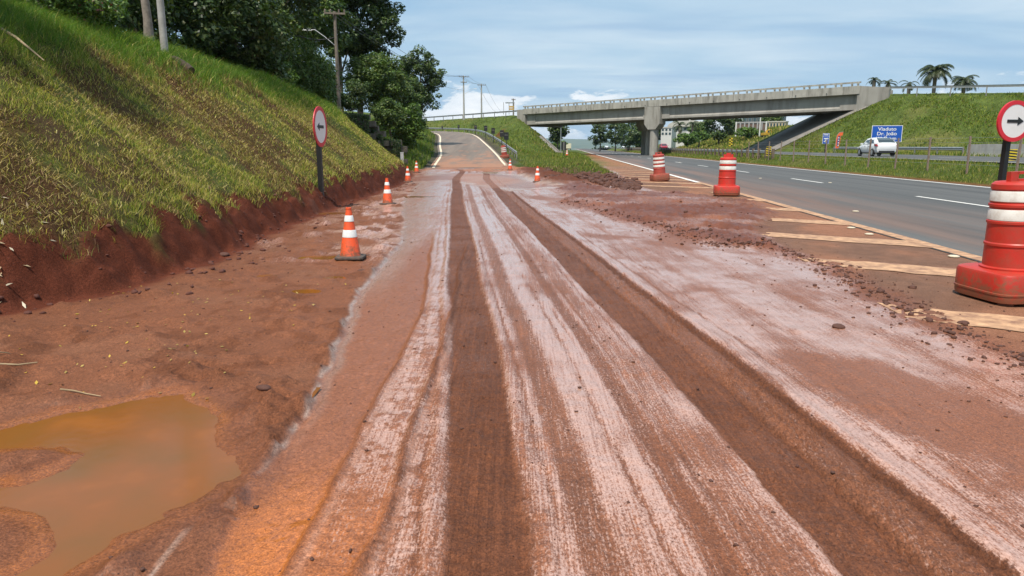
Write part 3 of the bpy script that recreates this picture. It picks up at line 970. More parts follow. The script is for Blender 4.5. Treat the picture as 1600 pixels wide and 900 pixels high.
def strip(name, s0, s1, l0, l1, z, m, ns=1, nl=60, kind='structure', parent=None, zf=None):
    lv = np.linspace(l0, l1, nl + 1); sv = np.linspace(s0, s1, ns + 1)
    S, L = np.meshgrid(sv, lv)
    x, y = hw(S, L)
    zz = np.full(x.shape, z) if zf is None else zf(S, L) + z
    V = np.stack([x, y, zz], -1).reshape(-1, 3)
    o = link(name, arr_mesh(name, V, grid_faces(nl + 1, ns + 1), m), parent)
    if kind and parent is None: tag(o, kind=kind)
    return o


tag(strip('highway', 6.0, 17.72, -30, 620, 0.0, m_asph, 2, 80), 'two lane asphalt carriageway of the highway')
tag(strip('opposite_carriageway', 21.4, 33.2, -30, 620, 0.88, m_asph, 2, 80), 'opposite carriageway beyond the grass median')

m_line = mat('road_paint', (0.74, 0.72, 0.68), 0.65, 0.10, 6, dirt=(0.45, 0.33, 0.25), dirtamt=0.6)
m_linedust = mat('dusty_road_paint', (0.58, 0.34, 0.19), 0.8, 0.2, 3, dirt=(0.22, 0.11, 0.068), dirtamt=0.95, bmp=0.3, dlo=0.36, dhi=0.66)


def marking(name, s0, s1, l0, l1, z, m, label, ns=1, nl=10):
    return tag(strip(name, s0, s1, l0, l1, z, m, ns, nl), label, kind='structure')


marking('edge_line', 6.08, 6.34, -6, 34, 0.006, m_linedust, 'dust stained white edge line along the muddy gore', 1, 20)
marking('edge_line', 6.08, 6.32, 34, 620, 0.006, m_line, 'white edge line on the near side of the highway', 1, 60)
marking('edge_line', 17.2, 17.4, -6, 620, 0.006, m_line, 'white edge line beside the grass median', 1, 60)
marking('edge_line', 21.75, 21.93, -6, 620, 0.886, m_line, 'white edge line of the opposite carriageway', 1, 60)
for i in range(16):
    l0 = 20.3 - 13.5 + 13.5 * i
    marking('lane_dash', 11.75, 11.90, l0, l0 + 4.6, 0.006, m_line, 'short white lane dash on the near carriageway', 1, 3)
    marking('lane_dash', 27.1, 27.25, l0 + 3, l0 + 7.4, 0.886, m_line, 'short white lane dash on the opposite carriageway', 1, 3)

# diagonal hatching on the gore pavement
for i in range(29):
    l0 = 2.45 + 3.35 * i
    if 16.5 < l0 < 26: 
        sl0 = 4.9 if l0 < 20 else 5.3
    else:
        sl0 = 3.35 if l0 < 8 else (3.5 if l0 < 16 else 2.9)
    n = 14
    V = []; F = []
    for kq in range(n + 1):
        tq = kq / n
        ss = 6.06 + (sl0 - 6.06) * tq
        lo = l0 + 1.55 * (6.06 - ss) / 2.8
        wv = 0.46 * (1.0 - 0.25 * tq) + 0.03 * random.uniform(-1, 1)
        V += [(*hw(ss, lo - wv + 0.05 * random.uniform(-1, 1)), 0.009), (*hw(ss, lo + wv + 0.05 * random.uniform(-1, 1)), 0.009)]
    F = [(2 * q, 2 * q + 1, 2 * q + 3, 2 * q + 2) for q in range(n)]
    o = link('hatch_stripe', arr_mesh('hatch_stripe', np.array(V), np.array(F), m_linedust))
    tag(o, 'dusty diagonal hatch stripe painted on the gore', kind='structure')

# the ramp: asphalt strip, edge lines
m_ramp, t, b = newmat('ramp_asphalt')
p = geopos(t)
c = ramp(t, noise(t, mapping(t, p, (1.2, 0.06, 0.2), (0, 0, 0), (0, 0, -0.09)), 1.0, 5, 0.6), [(0.3, (0.125, 0.098, 0.080)), (0.7, (0.20, 0.155, 0.122))])
c = mixc(t, 1.0, c, mixc(t, noise(t, p, 60, 3, 0.7), (0.75, 0.75, 0.75), (1.25, 1.25, 1.25)), 'MULTIPLY')
sep = t.nodes.new('ShaderNodeSeparateXYZ'); t.links.new(p, sep.inputs[0])
mr = t.nodes.new('ShaderNodeMapRange'); mr.inputs[1].default_value = 58; mr.inputs[2].default_value = 86; mr.inputs[3].default_value = 0.36; mr.inputs[4].default_value = -0.02
t.links.new(sep.outputs[1], mr.inputs[0])
dn = noise(t, mapping(t, p, (1.1, 0.28, 1)), 0.8, 5, 0.6)
c = mixc(t, ramp(t, mathn(t, 'ADD', dn, mr.outputs[0]), [(0.55, 0.0), (0.8, 0.85)]), c, (0.34, 0.16, 0.09))
t.links.new(c, b.inputs['Base Color']); b.inputs['Roughness'].default_value = 0.8


def along(path, off, dz=0.0):
    """path points shifted sideways (+ right of travel)"""
    out = []
    for i in range(len(path)):
        a, c_ = path[max(i - 1, 0)], path[min(i + 1, len(path) - 1)]
        d = np.array([c_[0] - a[0], c_[1] - a[1]]); d = d / np.linalg.norm(d)
        out.append((path[i][0] + d[1] * off, path[i][1] - d[0] * off, path[i][2] + dz))
    return np.array(out)


RP = smooth_poly(RAMP, 14)


def ribbon(name, path, o0, o1, dz, m, label):
    A, B = along(path, o0, dz), along(path, o1, dz)
    dip = 0.10 * (1 - sst(57, 63, np.array(path)[:, 1])); A[:, 2] -= dip; B[:, 2] -= dip
    V = np.empty((2 * len(path), 3)); V[0::2] = A; V[1::2] = B
    n = len(path)
    F = np.array([(2 * i, 2 * i + 1, 2 * i + 3, 2 * i + 2) for i in range(n - 1)])
    return tag(link(name, arr_mesh(name, V, F, m)), label, kind='structure')


RP2 = RP[RP[:, 1] > 57.5]
ribbon('ramp_road', RP2, -3.35, 3.35, 0.03, m_ramp, 'asphalt ramp climbing and bending left')
m_rl = mat('ramp_paint', (0.74, 0.62, 0.46), 0.7, 0.12, 4, dirt=(0.5, 0.3, 0.2), dirtamt=0.5)
RP3 = RP[RP[:, 1] > 57.5]
ribbon('edge_line', RP3, -3.12, -2.90, 0.055, m_rl, 'pale edge line on the inside of the ramp bend')
ribbon('edge_line', RP3, 2.90, 3.12, 0.055, m_rl, 'pale edge line on the outside of the ramp bend')

# ---------------------------------------------------------------- puddles
m_pud, t, b = newmat('silty_water')
p = geopos(t)
n = noise(t, p, 1.6, 4, 0.5)
t.links.new(ramp(t, n, [(0.30, (0.165, 0.070, 0.014)), (0.55, (0.215, 0.072, 0.013)), (0.72, (0.30, 0.095, 0.016))]), b.inputs['Base Color'])
b.inputs['Roughness'].default_value = 0.13
b.inputs['IOR'].default_value = 1.33
b.inputs['Specular IOR Level'].default_value = 0.5
bump(t, b, noise(t, p, 16, 3, 0.5), 0.06, 0.01)


def puddle(x0, x1, y0, y1, z, label, nx=12):
    gx_, gy_ = np.meshgrid(np.linspace(x0, x1, nx), np.linspace(y0, y1, nx))
    V = np.stack([gx_, gy_, np.full(gx_.shape, z)], -1).reshape(-1, 3)
    return tag(link('puddle', arr_mesh('puddle', V, grid_faces(nx, nx), m_pud, None, True)), label, kind='structure')


pp = np.array(PUD)
puddle(-3.6, pp[:, 0].max() + 0.05, 1.6, pp[:, 1].max() + 0.12, -0.014, 'large orange brown puddle in the mud')
pr = np.array(PUD_R)
puddle(pr[:, 0].min() - 0.1, pr[:, 0].max() + 0.1, pr[:, 1].min() - 0.4, pr[:, 1].max() + 0.4, -0.018, 'long still puddle at the foot of the ramp')
for (qx, qy, rr_) in SMALL_PUDDLES:
    puddle(qx - 1.5 * rr_, qx + 1.5 * rr_, qy - rr_, qy + rr_, -0.010, 'small puddle in the mud near the cones', 4)

# ---------------------------------------------------------------- the viaduct
m_conc = mat('girder_concrete', (0.33, 0.31, 0.28), 0.85, 0.12, 0.5, dirt=(0.17, 0.155, 0.135), dirtamt=0.75, bmp=0.15, bscale=6, streak=True)
m_conc2 = mat('parapet_concrete', (0.37, 0.35, 0.31), 0.85, 0.18, 0.9, dirt=(0.13, 0.12, 0.10), dirtamt=0.9, bmp=0.2, bscale=6, streak=True)
m_pier = mat('pier_concrete', (0.34, 0.32, 0.285), 0.85, 0.14, 0.8, dirt=(0.16, 0.145, 0.12), dirtamt=0.85, bmp=0.2, bscale=6, streak=True)
m_slope = mat('slope_paving', (0.24, 0.22, 0.20), 0.9, 0.15, 0.6, dirt=(0.13, 0.12, 0.10), dirtamt=0.6, bmp=0.2, bscale=5)
m_steel = mat('galvanised_steel', (0.36, 0.38, 0.38), 0.5, 0.12, 2.0, metal=0.55, dirt=(0.22, 0.19, 0.16), dirtamt=0.4)
m_joint = mat('dark_joint', (0.05, 0.05, 0.048), 0.9)

YAW = math.atan2(BE[1], BE[0])
via = tag(empty('viaduct', (P0[0], P0[1], 0), YAW), 'long grey concrete road viaduct crossing over the highway', 'bridge')
# local frame: X along the deck (0..BL), Y away from the camera (0..BW)
SL = 0.0085


def zdk(p): return 8.55 + SL * p


def sheared(mb, parent, name, m, smooth=None):
    mb.v = [(x, y, z + SL * x) for x, y, z in mb.v]
    return mb.build(name, m, parent, smooth)


PC = 0.49 * BL + 0.0     # where the pier stands under the front edge
gird = [(0.55, 0.55), (0.55 - 10.9, 0)]
ends = [(-0.6, PC - 0.35), (PC + 0.35, BL + 0.8)]
for gy in (0.55, 4.1, 7.7, 11.2):
    for (a0_, a1_) in ends:
        mb = MB()
        # web with a heavier lower flange; plain blocks at both supports
        sec = [(-0.16, 6.86), (-0.16, 8.53), (0.16, 8.53), (0.16, 6.86), (0.30, 6.66), (0.30, 6.35), (-0.30, 6.35), (-0.30, 6.66)]
        blk = [(-0.27, 6.352), (-0.27, 8.53), (0.27, 8.53), (0.27, 6.352)]
        for poly, x0, x1 in ((blk, a0_, a0_ + 2.6), (sec, a0_ + 2.6, a1_ - 2.6), (blk, a1_ - 2.6, a1_)):
            n = len(poly)
            vs = [(x0, gy + q[0], q[1]) for q in poly] + [(x1, gy + q[0], q[1]) for q in poly]
            fs = [tuple(range(n)), tuple(range(2 * n - 1, n - 1, -1))] + [(i, i + n, (i + 1) % n + n, (i + 1) % n) for i in range(n)]
            mb.add(vs, fs)
        sheared(mb, via, 'girder', m_conc)
mb = MB(); mb.box((BL / 2, BW / 2 - 0.1, 8.67), (BL + 2.4, BW + 0.2, 0.26))
sheared(mb, via, 'deck_slab', m_conc2)
mb = MB(); mb.box((BL / 2, BW / 2 - 0.1, 8.83), (BL + 2.4, BW - 0.8, 0.06))
sheared(mb, via, 'road_surface', m_asph)
for py, nm in ((-0.30, 0), (BW - 0.0, 1)):
    # parapet cast in bays with open joints
    bays = 7
    for i in range(bays):
        x0 = -1.2 + (BL + 2.4) * i / bays + 0.03; x1 = -1.2 + (BL + 2.4) * (i + 1) / bays - 0.03
        mb = MB(); mb.box(((x0 + x1) / 2, py, 9.14), (x1 - x0, 0.22, 1.14))
        sheared(mb, via, 'parapet_panel', m_conc2)
# scuppers: little drain mouths along the front face
for i in range(14):
    mb = MB(); mb.tube([(3 + i * 4.8, -0.40, 8.86), (3 + i * 4.8, -0.52, 8.85)], 0.07, 8)
    sheared(mb, via, 'drain_spout', m_joint)
# railing: pairs of short concrete posts with a beam on top
pm = MB(); pm.box((0, 0, 0.30), (0.22, 0.16, 0.62)); pm.box((0, -0.10, 0.34), (0.30, 0.06, 0.20))
pmesh = pm.mesh('rail_post', m_conc2)
for py in (-0.30, BW - 0.0):
    x = -0.6; k = 0
    while x < BL + 1.0:
        o = link('rail_post', pmesh, via); o.location = (x, py, 9.70 + SL * x)
        x += 0.85 if k % 2 == 0 else 1.55; k += 1
    mb = MB(); mb.box((BL / 2, py, 10.20), (BL + 2.4, 0.20, 0.22))
    sheared(mb, via, 'rail_beam', m_conc2)
# wing walls holding the approach banks
for x0, x1 in ((-3.2, -0.65), (BL + 0.85, BL + 5.2)):
    mb = MB(); mb.prism([(x0, 4.6), (x0, 9.62 if x0 < 0 else 9.72), (x1, 9.62 if x0 < 0 else 9.2), (x1, 4.6)], -0.32, 0.20)
    sheared(mb, via, 'wing_wall', m_conc)
    mb = MB(); mb.box(((-0.9 if x0 < 0 else BL + 1.1), BW / 2, 7.2), (0.5, BW - 0.6, 2.5))
    sheared(mb, via, 'abutment_wall', m_conc)


# piers: a round column with a chamfered head hugging the girder end
def pier(px_, py_, face):
    z1 = 5.15
    mb = MB(); mb.lathe([(0.80, -0.4), (0.80, z1)], 28, (px_, py_, 0))
    c_ = mb.build('column', m_pier, via, 40)
    zt = zdk(px_) - 0.02
    head = [(-0.85, 4.75), (0.85, 4.75), (1.72, 5.75), (1.72, zt), (-1.72, zt), (-1.72, 5.75)]
    mb = MB(); mb.prism([(px_ + q[0], q[1]) for q in head], py_ - 0.95, py_ + 0.95)
    mb.build('pier_head', m_pier, via)


hd_local = (BE[0] * HK / HL + BE[1] / HL, BN[0] * HK / HL + BN[1] / HL)      # highway direction in the deck's frame
for kk in (0.6, 8.0, 15.6):
    pier(PC + hd_local[0] * kk, 0.1 + hd_local[1] * kk, kk < 1)
mb = MB()
xa, ya = PC + hd_local[0] * 0.6, 0.1 + hd_local[1] * 0.6
xb, yb = PC + hd_local[0] * 15.6, 0.1 + hd_local[1] * 15.6
mb.beam((xa, ya + 1.0, 6.0), (xb, yb - 1.0, 6.0), 1.3, 0.62)
mb.build('cross_beam', m_pier, via)


# concrete paving on the slope under the viaduct
sv_, qv_ = np.linspace(31.5, 43.2, 26), np.linspace(-BW - 0.4, 0.9, 14)
Ss, Qq = np.meshgrid(sv_, qv_)
ox, oy = P0[0] - BN[0] * Qq, P0[1] - BN[1] * Qq
Pp = (Ss - s_of(ox, oy)) / s_of(BE[0], BE[1])
wx = ox + BE[0] * Pp; wy = oy + BE[1] * Pp
V = np.stack([wx, wy, H(wx, wy) + 0.12], -1).reshape(-1, 3)
tag(link('slope_paving', arr_mesh('slope_paving', V, grid_faces(len(qv_), len(sv_)), m_slope, None, False)), 'paved concrete slope under the right end of the viaduct', kind='structure')

# concrete drain chute running down the left bank beside the abutment
dpts = [at(843, 201, 152), at(856, 214, 149), at(870, 229, 146), at(881, 240, 143)]
dpts = [Vector((p_.x, p_.y, ground_z(p_.x, p_.y) + 0.12)) for p_ in dpts]
mb = MB()
for i in range(3):
    mb.beam(dpts[i] + Vector((-.5, 0, 0)), dpts[i + 1] + Vector((-.5, 0, 0)), 0.18, 0.35)
    mb.beam(dpts[i] + Vector((.5, 0, 0)), dpts[i + 1] + Vector((.5, 0, 0)), 0.18, 0.35)
    mb.beam(dpts[i], dpts[i + 1], 0.9, 0.10)
tag(mb.build('drain_chute', m_slope), 'narrow concrete drain chute down the bank beside the viaduct', 'drain')

# ---------------------------------------------------------------- guardrails and fences
m_post = mat('steel_post', (0.30, 0.29, 0.27), 0.6, 0.15, 3, metal=0.4, dirt=(0.20, 0.12, 0.08), dirtamt=0.6)
WB = [(0.0, -0.155), (0.035, -0.145), (0.08, -0.10), (0.08, -0.06), (0.02, -0.02), (0.02, 0.02), (0.08, 0.06), (0.08, 0.10), (0.035, 0.145), (0.0, 0.155)]


def guardrail(pts, label, h=0.62, spacing=3.8, side=1, m=None, zfun=None, group=None, post=(0.12, 0.10), extra_h=0.12, pm_=None):
    """w-beam on posts along 2-D points"""
    m = m or m_steel; pm_ = pm_ or m_post
    pts = np.array(pts, float)
    seg = np.hypot(*np.diff(pts[:, :2], axis=0).T); cum_ = np.concatenate([[0], np.cumsum(seg)])
    n = max(2, int(cum_[-1] / spacing) + 1)
    tt = np.linspace(0, cum_[-1], n)
    X = np.interp(tt, cum_, pts[:, 0]); Y = np.interp(tt, cum_, pts[:, 1])
    Z = np.array([zfun(a_, b_) for a_, b_ in zip(X, Y)])
    root = tag(empty('guardrail', (X[0], Y[0], Z[0])), label, 'guardrail', group)
    tf = np.linspace(0, cum_[-1], n * 2 - 1)
    fx, fy = np.interp(tf, cum_, pts[:, 0]), np.interp(tf, cum_, pts[:, 1])
    fz = np.interp(tf, tt, Z)
    vs = []; k = len(WB)
    for i in range(len(tf)):
        a_, c_ = max(i - 1, 0), min(i + 1, len(tf) - 1)
        d = np.array([fx[c_] - fx[a_], fy[c_] - fy[a_]]); d /= np.linalg.norm(d)
        nx, ny = d[1] * side, -d[0] * side
        for o_, z_ in WB: vs.append((fx[i] + nx * o_ - X[0], fy[i] + ny * o_ - Y[0], fz[i] + h + z_ - Z[0]))
    fs = [(i * k + j, i * k + j + 1, (i + 1) * k + j + 1, (i + 1) * k + j) for i in range(len(tf) - 1) for j in range(k - 1)]
    MB().add(vs, fs).build('beam', m, root, 50)
    hh_ = h + extra_h
    pmh = MB().box((0, 0, hh_ / 2 - 0.25), (post[0], post[1], hh_ + 0.5)).mesh('post', pm_)
    for i in range(n):
        o = link('post', pmh, root)
        a_, c_ = max(i - 1, 0), min(i + 1, n - 1)
        yaw = math.atan2(Y[c_] - Y[a_], X[c_] - X[a_])
        o.location = (X[i] - X[0] + side * -0.05 * math.sin(yaw) * -1, Y[i] - Y[0] - side * 0.05 * math.cos(yaw) * -1, Z[i] - Z[0])
        o.rotation_euler = (0, 0, yaw)
    return root


# along the outside of the ramp bend
gp = along(RP, 4.75)
gp = gp[(gp[:, 1] > 71)]
guardrail(gp[:, :2], 'curved steel guardrail on the outer edge of the ramp', zfun=ground_z, side=-1, spacing=3.2)
# top of the left approach
wpts = [(P0[0] + BE[0] * p_ - BN[0] * 0.2, P0[1] + BE[1] * p_ - BN[1] * 0.2) for p_ in (-46, -30, -15, -3.2)]
guardrail(wpts, 'guardrail on the crest of the left approach to the viaduct', h=0.75, zfun=lambda a_, b_: max(8.65 + 0.012 * min(0, (a_ - P0[0]) * BE[0] + (b_ - P0[1]) * BE[1]), 0), side=-1)
epts = [(P1[0] + BE[0] * p_ - BN[0] * 0.2, P1[1] + BE[1] * p_ - BN[1] * 0.2) for p_ in (4.6, 14, 24, 34, 46)]
guardrail(epts, 'guardrail on the crest of the grassy right embankment', h=0.78, zfun=lambda a_, b_: 9.25 - 0.042 * min(30, (a_ - P1[0]) * BE[0] + (b_ - P1[1]) * BE[1]), side=-1, spacing=4)
# second, far-side rail of the right approach road, seen as the upper line
epts2 = [(a_ + BN[0] * 9.5, b_ + BN[1] * 9.5) for a_, b_ in epts]
# beyond the opposite carriageway
hwp = lambda s, l: hw(s, l)
guardrail([hw(34.1, l) for l in (64.5, 75, 85, 94.5)], 'grey guardrail behind the white car at the foot of the embankment', h=0.66, zfun=lambda a_, b_: float(H(np.array([[a_]]), np.array([[b_]]))[0, 0]), side=-1)
# timber-post barrier in the median under the viaduct
m_wood = mat('weathered_timber', (0.16, 0.115, 0.08), 0.9, 0.25, 4, dirt=(0.07, 0.05, 0.035), dirtamt=0.6)
guardrail([hw(19.7, l) for l in (70, 95, 130, 175, 240)], 'median barrier on closely set brown timber posts', h=0.62, spacing=2.4, zfun=ground_z, side=-1, post=(0.24, 0.22), extra_h=0.32, pm_=m_wood)

# wire fence of slim posts along the median
fence = tag(empty('wire_fence', (*hw(19.3, 28), 0)), 'wire fence on slim rusty posts in the grass median', 'fence')
m_rust = mat('rusty_post', (0.26, 0.19, 0.15), 0.8, 0.25, 5, dirt=(0.14, 0.07, 0.045), dirtamt=0.6)
m_wire = mat('fence_wire', (0.30, 0.30, 0.29), 0.5, 0.1, 3, metal=0.6)
fx0, fy0 = hw(19.3, 28)
pmh = MB().box((0, 0, 0.8), (0.075, 0.075, 2.0)).mesh('post', m_rust)
tops = []
ls_ = [24.6 + 3.8 * i for i in range(15)]
for l in ls_:
    x, y = hw(19.3, l); z = ground_z(x, y)
    o = link('post', pmh, fence); o.location = (x - fx0, y - fy0, z)
    o.rotation_euler = (random.uniform(-.03, .03), random.uniform(-.03, .03), 0)
    tops.append((x - fx0, y - fy0, z))
for hgt in (0.45, 0.8, 1.15, 1.5, 1.72):
    MB().tube([(a_, b_, c_ + hgt) for a_, b_, c_ in tops], 0.006, 4).build('wire', m_wire, fence)

# pale concrete barrier on the far right
m_barc = mat('barrier_concrete', (0.42, 0.40, 0.37), 0.9, 0.12, 1.5, dirt=(0.22, 0.20, 0.17), dirtamt=0.6, streak=True)
bar = tag(empty('concrete_barrier', (*hw(34.2, 40), 0.86)), 'pale concrete barrier of upright panels beyond the opposite carriageway', 'barrier')
pmesh = MB().prism([(-0.20, -0.2), (-0.13, 0.25), (-0.09, 0.98), (0.09, 0.98), (0.13, 0.25), (0.20, -0.2)], -0.97, 0.97).mesh('panel', m_barc)
for i in range(13):
    o = link('panel', pmesh, bar)
    x, y = hw(34.2, 39 + i * 2.0)
    bx, by = hw(34.2, 40)
    o.location = (x - bx, y - by, 0.012 * (i % 3)); o.rotation_euler = (0, 0, -math.atan(HK) + 0.004 * random.uniform(-1, 1))

# ---------------------------------------------------------------- left-hand masonry and marker
m_stone = mat('mossy_stone', (0.13, 0.11, 0.09), 0.95, 0.35, 3, dirt=(0.04, 0.055, 0.02), dirtamt=0.8, bmp=0.6, bscale=5)
wall = tag(empty('stone_wall', at(560, 205, 49.5)), 'dark mossy stepped stone wall overgrown with creeper beside the bank', 'wall')
wo_ = wall.location.copy()
blocks = [((505, 172), (578, 180), 3.4), ((578, 196), (600, 214), 2.6), ((598, 217), (627, 219), 1.9)]
for (p0_, p1_, hh_) in blocks:
    A_, B_ = at(*p0_, 50.0), at(*p1_, 49.2)
    mb = MB(); rows = max(3, int(hh_ / 0.42))
    L_ = (B_ - A_).length; nb_ = max(2, int(L_ / 0.7))
    for r_ in range(rows):
        for i in range(nb_):
            f0 = (i + (0.5 if r_ % 2 else 0)) / nb_
            if f0 > 1: continue
            q = A_.lerp(B_, min(1, f0 + 0.5 / nb_))
            zt = A_.z + (B_.z - A_.z) * f0 - 0.42 * (r_ + 0.5)
            o = MB().box((0, 0, 0), (L_ / nb_ * random.uniform(.86, .97), 0.5 + random.uniform(-.08, .08), 0.40 * random.uniform(.85, .98)), taper=0.94).build('stone', m_stone, wall)
            o.location = (q.x - wo_.x, q.y - wo_.y + random.uniform(-.05, .05), zt - wo_.z)
            o.rotation_euler = (random.uniform(-.06, .06), random.uniform(-.06, .06), random.uniform(-.08, .08))
m_white = mat('white_paint', (0.76, 0.75, 0.72), 0.6, 0.06, 3, dirt=(0.45, 0.38, 0.3), dirtamt=0.5)
mk = at(628, 240, 48.5)
mb = MB(); mb.box((0, 0, 0.45), (0.20, 0.16, 1.3)); mb.box((0, 0, 1.12), (0.23, 0.19, 0.06))
o = mb.build('marker_post', m_white); o.location = (mk.x, mk.y, ground_z(mk.x, mk.y) - 0.05)
tag(o, 'short white marker post at the end of the stone wall', 'post')

# ---------------------------------------------------------------- utility poles and wires
m_pole = mat('pole_concrete', (0.40, 0.385, 0.36), 0.85, 0.12, 2, dirt=(0.2, 0.18, 0.15), dirtamt=0.6)
m_polew = mat('pole_timber', (0.22, 0.185, 0.15), 0.9, 0.2, 3, dirt=(0.09, 0.075, 0.06), dirtamt=0.6)
m_ins = mat('insulator', (0.20, 0.15, 0.12), 0.3)
m_lamp = mat('lamp_head_grey', (0.55, 0.56, 0.56), 0.4, 0.05)


def utility_pole(x, y, z0, z1, r, label, m, arm=None, arm_dir=0.0, lamp=None, group=None, transformer=False):
    root = tag(empty('utility_pole', (x, y, z0)), label, 'utility pole', group)
    h = z1 - z0
    MB().tube([(0, 0, -0.4), (0, 0, h)], [r * 1.25, r * 0.8], 12).build('shaft', m, root, 50)
    ends_ = []
    if arm:
        for zz_, L_ in arm:
            d = Vector((math.cos(arm_dir), math.sin(arm_dir), 0))
            pr_ = Vector((-d.y, d.x, 0)) * (r + 0.06)
            MB().beam(Vector((0, 0, zz_ - z0)) - d * L_ / 2 - pr_, Vector((0, 0, zz_ - z0)) + d * L_ / 2 - pr_, 0.10, 0.12).build('crossarm', m_polew, root)
            for f_ in (-0.46, -0.2, 0.2, 0.46):
                q = Vector((0, 0, zz_ - z0)) + d * L_ * f_ - pr_
                MB().lathe([(0.02, 0.05), (0.06, 0.09), (0.035, 0.15), (0.06, 0.19), (0.02, 0.26)], 8, q).build('insulator', m_ins, root, 60)
                ends_.append(Vector((x, y, z0)) + q + Vector((0, 0, 0.26)))
    if transformer:
        MB().lathe([(0.02, 0), (0.26, 0.04), (0.28, 0.75), (0.1, 0.85)], 12, (0.36, 0, h - 2.2)).build('transformer', m_lamp, root, 40)
    if lamp:
        zz_, dx, dy, dzz = lamp
        a_ = Vector((0, 0, zz_ - z0)); b_ = a_ + Vector((dx, dy, dzz))
        la = MB().tube([a_, a_.lerp(b_, .5) + Vector((0, 0, .06)), b_ + Vector((0, 0, .02)), b_ + Vector((dx, dy, 0)).normalized() * 0.25], 0.035, 6).build('lamp_arm', m_lamp, root, 60)
        MB().box(b_ + Vector((dx, dy, 0)).normalized() * 0.5, (0.62, 0.24, 0.13), Matrix.Rotation(math.atan2(dy, dx), 3, 'Z'), taper=.7).build('lamp_head', m_lamp, la)
    return root, ends_


q = at(258, 86, 21.5)
utility_pole(q.x, q.y, ground_z(q.x, q.y) - .2, 12.5, 0.085, 'slim pale concrete pole rising from the grassy crest beside a trunk', m_pole)
q = at(529, 150, 51)
zt = at(525, 18, 51).z
_, e1 = utility_pole(q.x, q.y, q.z - 1.5, zt, 0.125, 'weathered utility pole with a curved street lamp among the trees', m_polew,
                     [(zt - 0.15, 1.4)], math.radians(12), (at(523, 73, 51).z, -1.35, -0.3, 1.05))
q = at(725, 184, 164); zt = at(724, 118, 164).z
_, e2 = utility_pole(q.x, q.y, 8.0, zt, 0.17, 'tall grey utility pole on the viaduct approach, left of a pair', m_pole, [(zt - .3, 2.2), (zt - 1.5, 1.4)], 0.3,
                     (at(726, 148, 164).z, 2.2, 0.0, 1.3), group='utility poles on the approach', transformer=False)
q = at(752.5, 181, 172); zt = at(754, 131, 172).z
_, e3 = utility_pole(q.x, q.y, 8.0, zt, 0.17, 'grey utility pole on the viaduct approach, right of a pair', m_pole, [(zt - .3, 2.0), ], 0.3, None, group='utility poles on the approach')
m_cable = mat('cable', (0.05, 0.05, 0.052), 0.6)


def cable(a_, b_, sag, label, r=0.02, group=None):
    pts = []
    for i in range(13):
        f_ = i / 12
        p_ = Vector(a_).lerp(Vector(b_), f_); p_.z -= sag * 4 * f_ * (1 - f_)
        pts.append(p_)
    return tag(MB().tube(pts, r, 5).build('power_cable', m_cable), label, 'cable', group)


for i, wd in ((0, 'left end'), (1, 'middle'), (3, 'right end')):
    cable(e1[i], e2[i], 1.6, f'thin dark power cable from the {wd} of the lamp pole crossarm in the trees', 0.018, 'power cables over the ramp')
    cable(e2[i], e3[i], 0.5, f'short power cable between the pair of poles at the {wd} of their crossarms', 0.018, 'power cables between the pair of poles')
far_p = [Vector((e3[i].x + 18, e3[i].y + 55, e3[i].z + 1.5)) for i in range(4)]
for i in (0, 3):
    cable(e3[i], at(779 + 3 * i, 178, 240), 1.2, f'thin dark cable dropping beyond the approach from the {"left" if i == 0 else "right"} end of the crossarm', 0.022, 'power cables leaving the approach')
cable(at(430, 36, 48), Vector(at(524, 58, 51)), 0.5, 'grey cable sagging through the foliage to the lamp pole', 0.028)
q1 = at(725, 141, 164)
cable(at(560, 70, 80), q1, 1.0, 'thin low cable from the trees to the left pole of the pair', 0.02)

# lamp standard and frame near the left abutment
q = at(802, 168, 166)
utility_pole(q.x, q.y, 8.2, at(803, 154, 166).z, 0.13, 'small far pole standing behind the sign frame at the viaduct end', m_polew, [(at(803, 156, 166).z, .9)], .2)
m_yel = mat('yellow_board', (0.52, 0.33, 0.10), 0.6, 0.12, 2)
fr = tag(empty('roadside_gantry', at(794, 176, 160)), 'small steel frame with ochre boards at the left end of the viaduct', 'frame')
for dx in (-1.0, 0.2, 1.3):
    MB().box((dx, 0, 0.9), (0.10, 0.10, 2.6)).build('leg', m_post, fr)
MB().box((0.4, 0, 2.1), (2.0, 0.12, 0.25)).build('top_rail', m_steel, fr)
for zz_ in (0.75, 1.25): MB().box((0.75, -0.09, zz_), (1.1, 0.05, 0.36)).build('board', m_yel, fr)
# tall mast seen below the viaduct
q = at(876, 238, 190)
mt = tag(empty('light_mast', (q.x, q.y, 0)), 'tall thin mast topped by a lamp bar seen under the viaduct', 'mast')
zt = at(876, 193, 190).z
MB().tube([(0, 0, -.5), (0, 0, zt)], [0.16, 0.10], 10).build('shaft', m_steel, mt)
MB().box((0.0, 0, zt), (1.9, 0.3, 0.35)).build('lamp_bar', m_polew, mt)

# ---------------------------------------------------------------- cones
m_cone = mat('cone_orange', (0.80, 0.095, 0.022), 0.5, 0.06, 9, dirt=(0.34, 0.11, 0.055), dirtamt=0.6, splash=1.3)
m_refl = mat('reflective_white', (0.74, 0.75, 0.74), 0.4, 0.05, 12, dirt=(0.5, 0.42, 0.36), dirtamt=0.35)
m_rub = mat('black_rubber', (0.06, 0.052, 0.045), 0.8, 0.2, 9, dirt=(0.20, 0.10, 0.06), dirtamt=0.7)


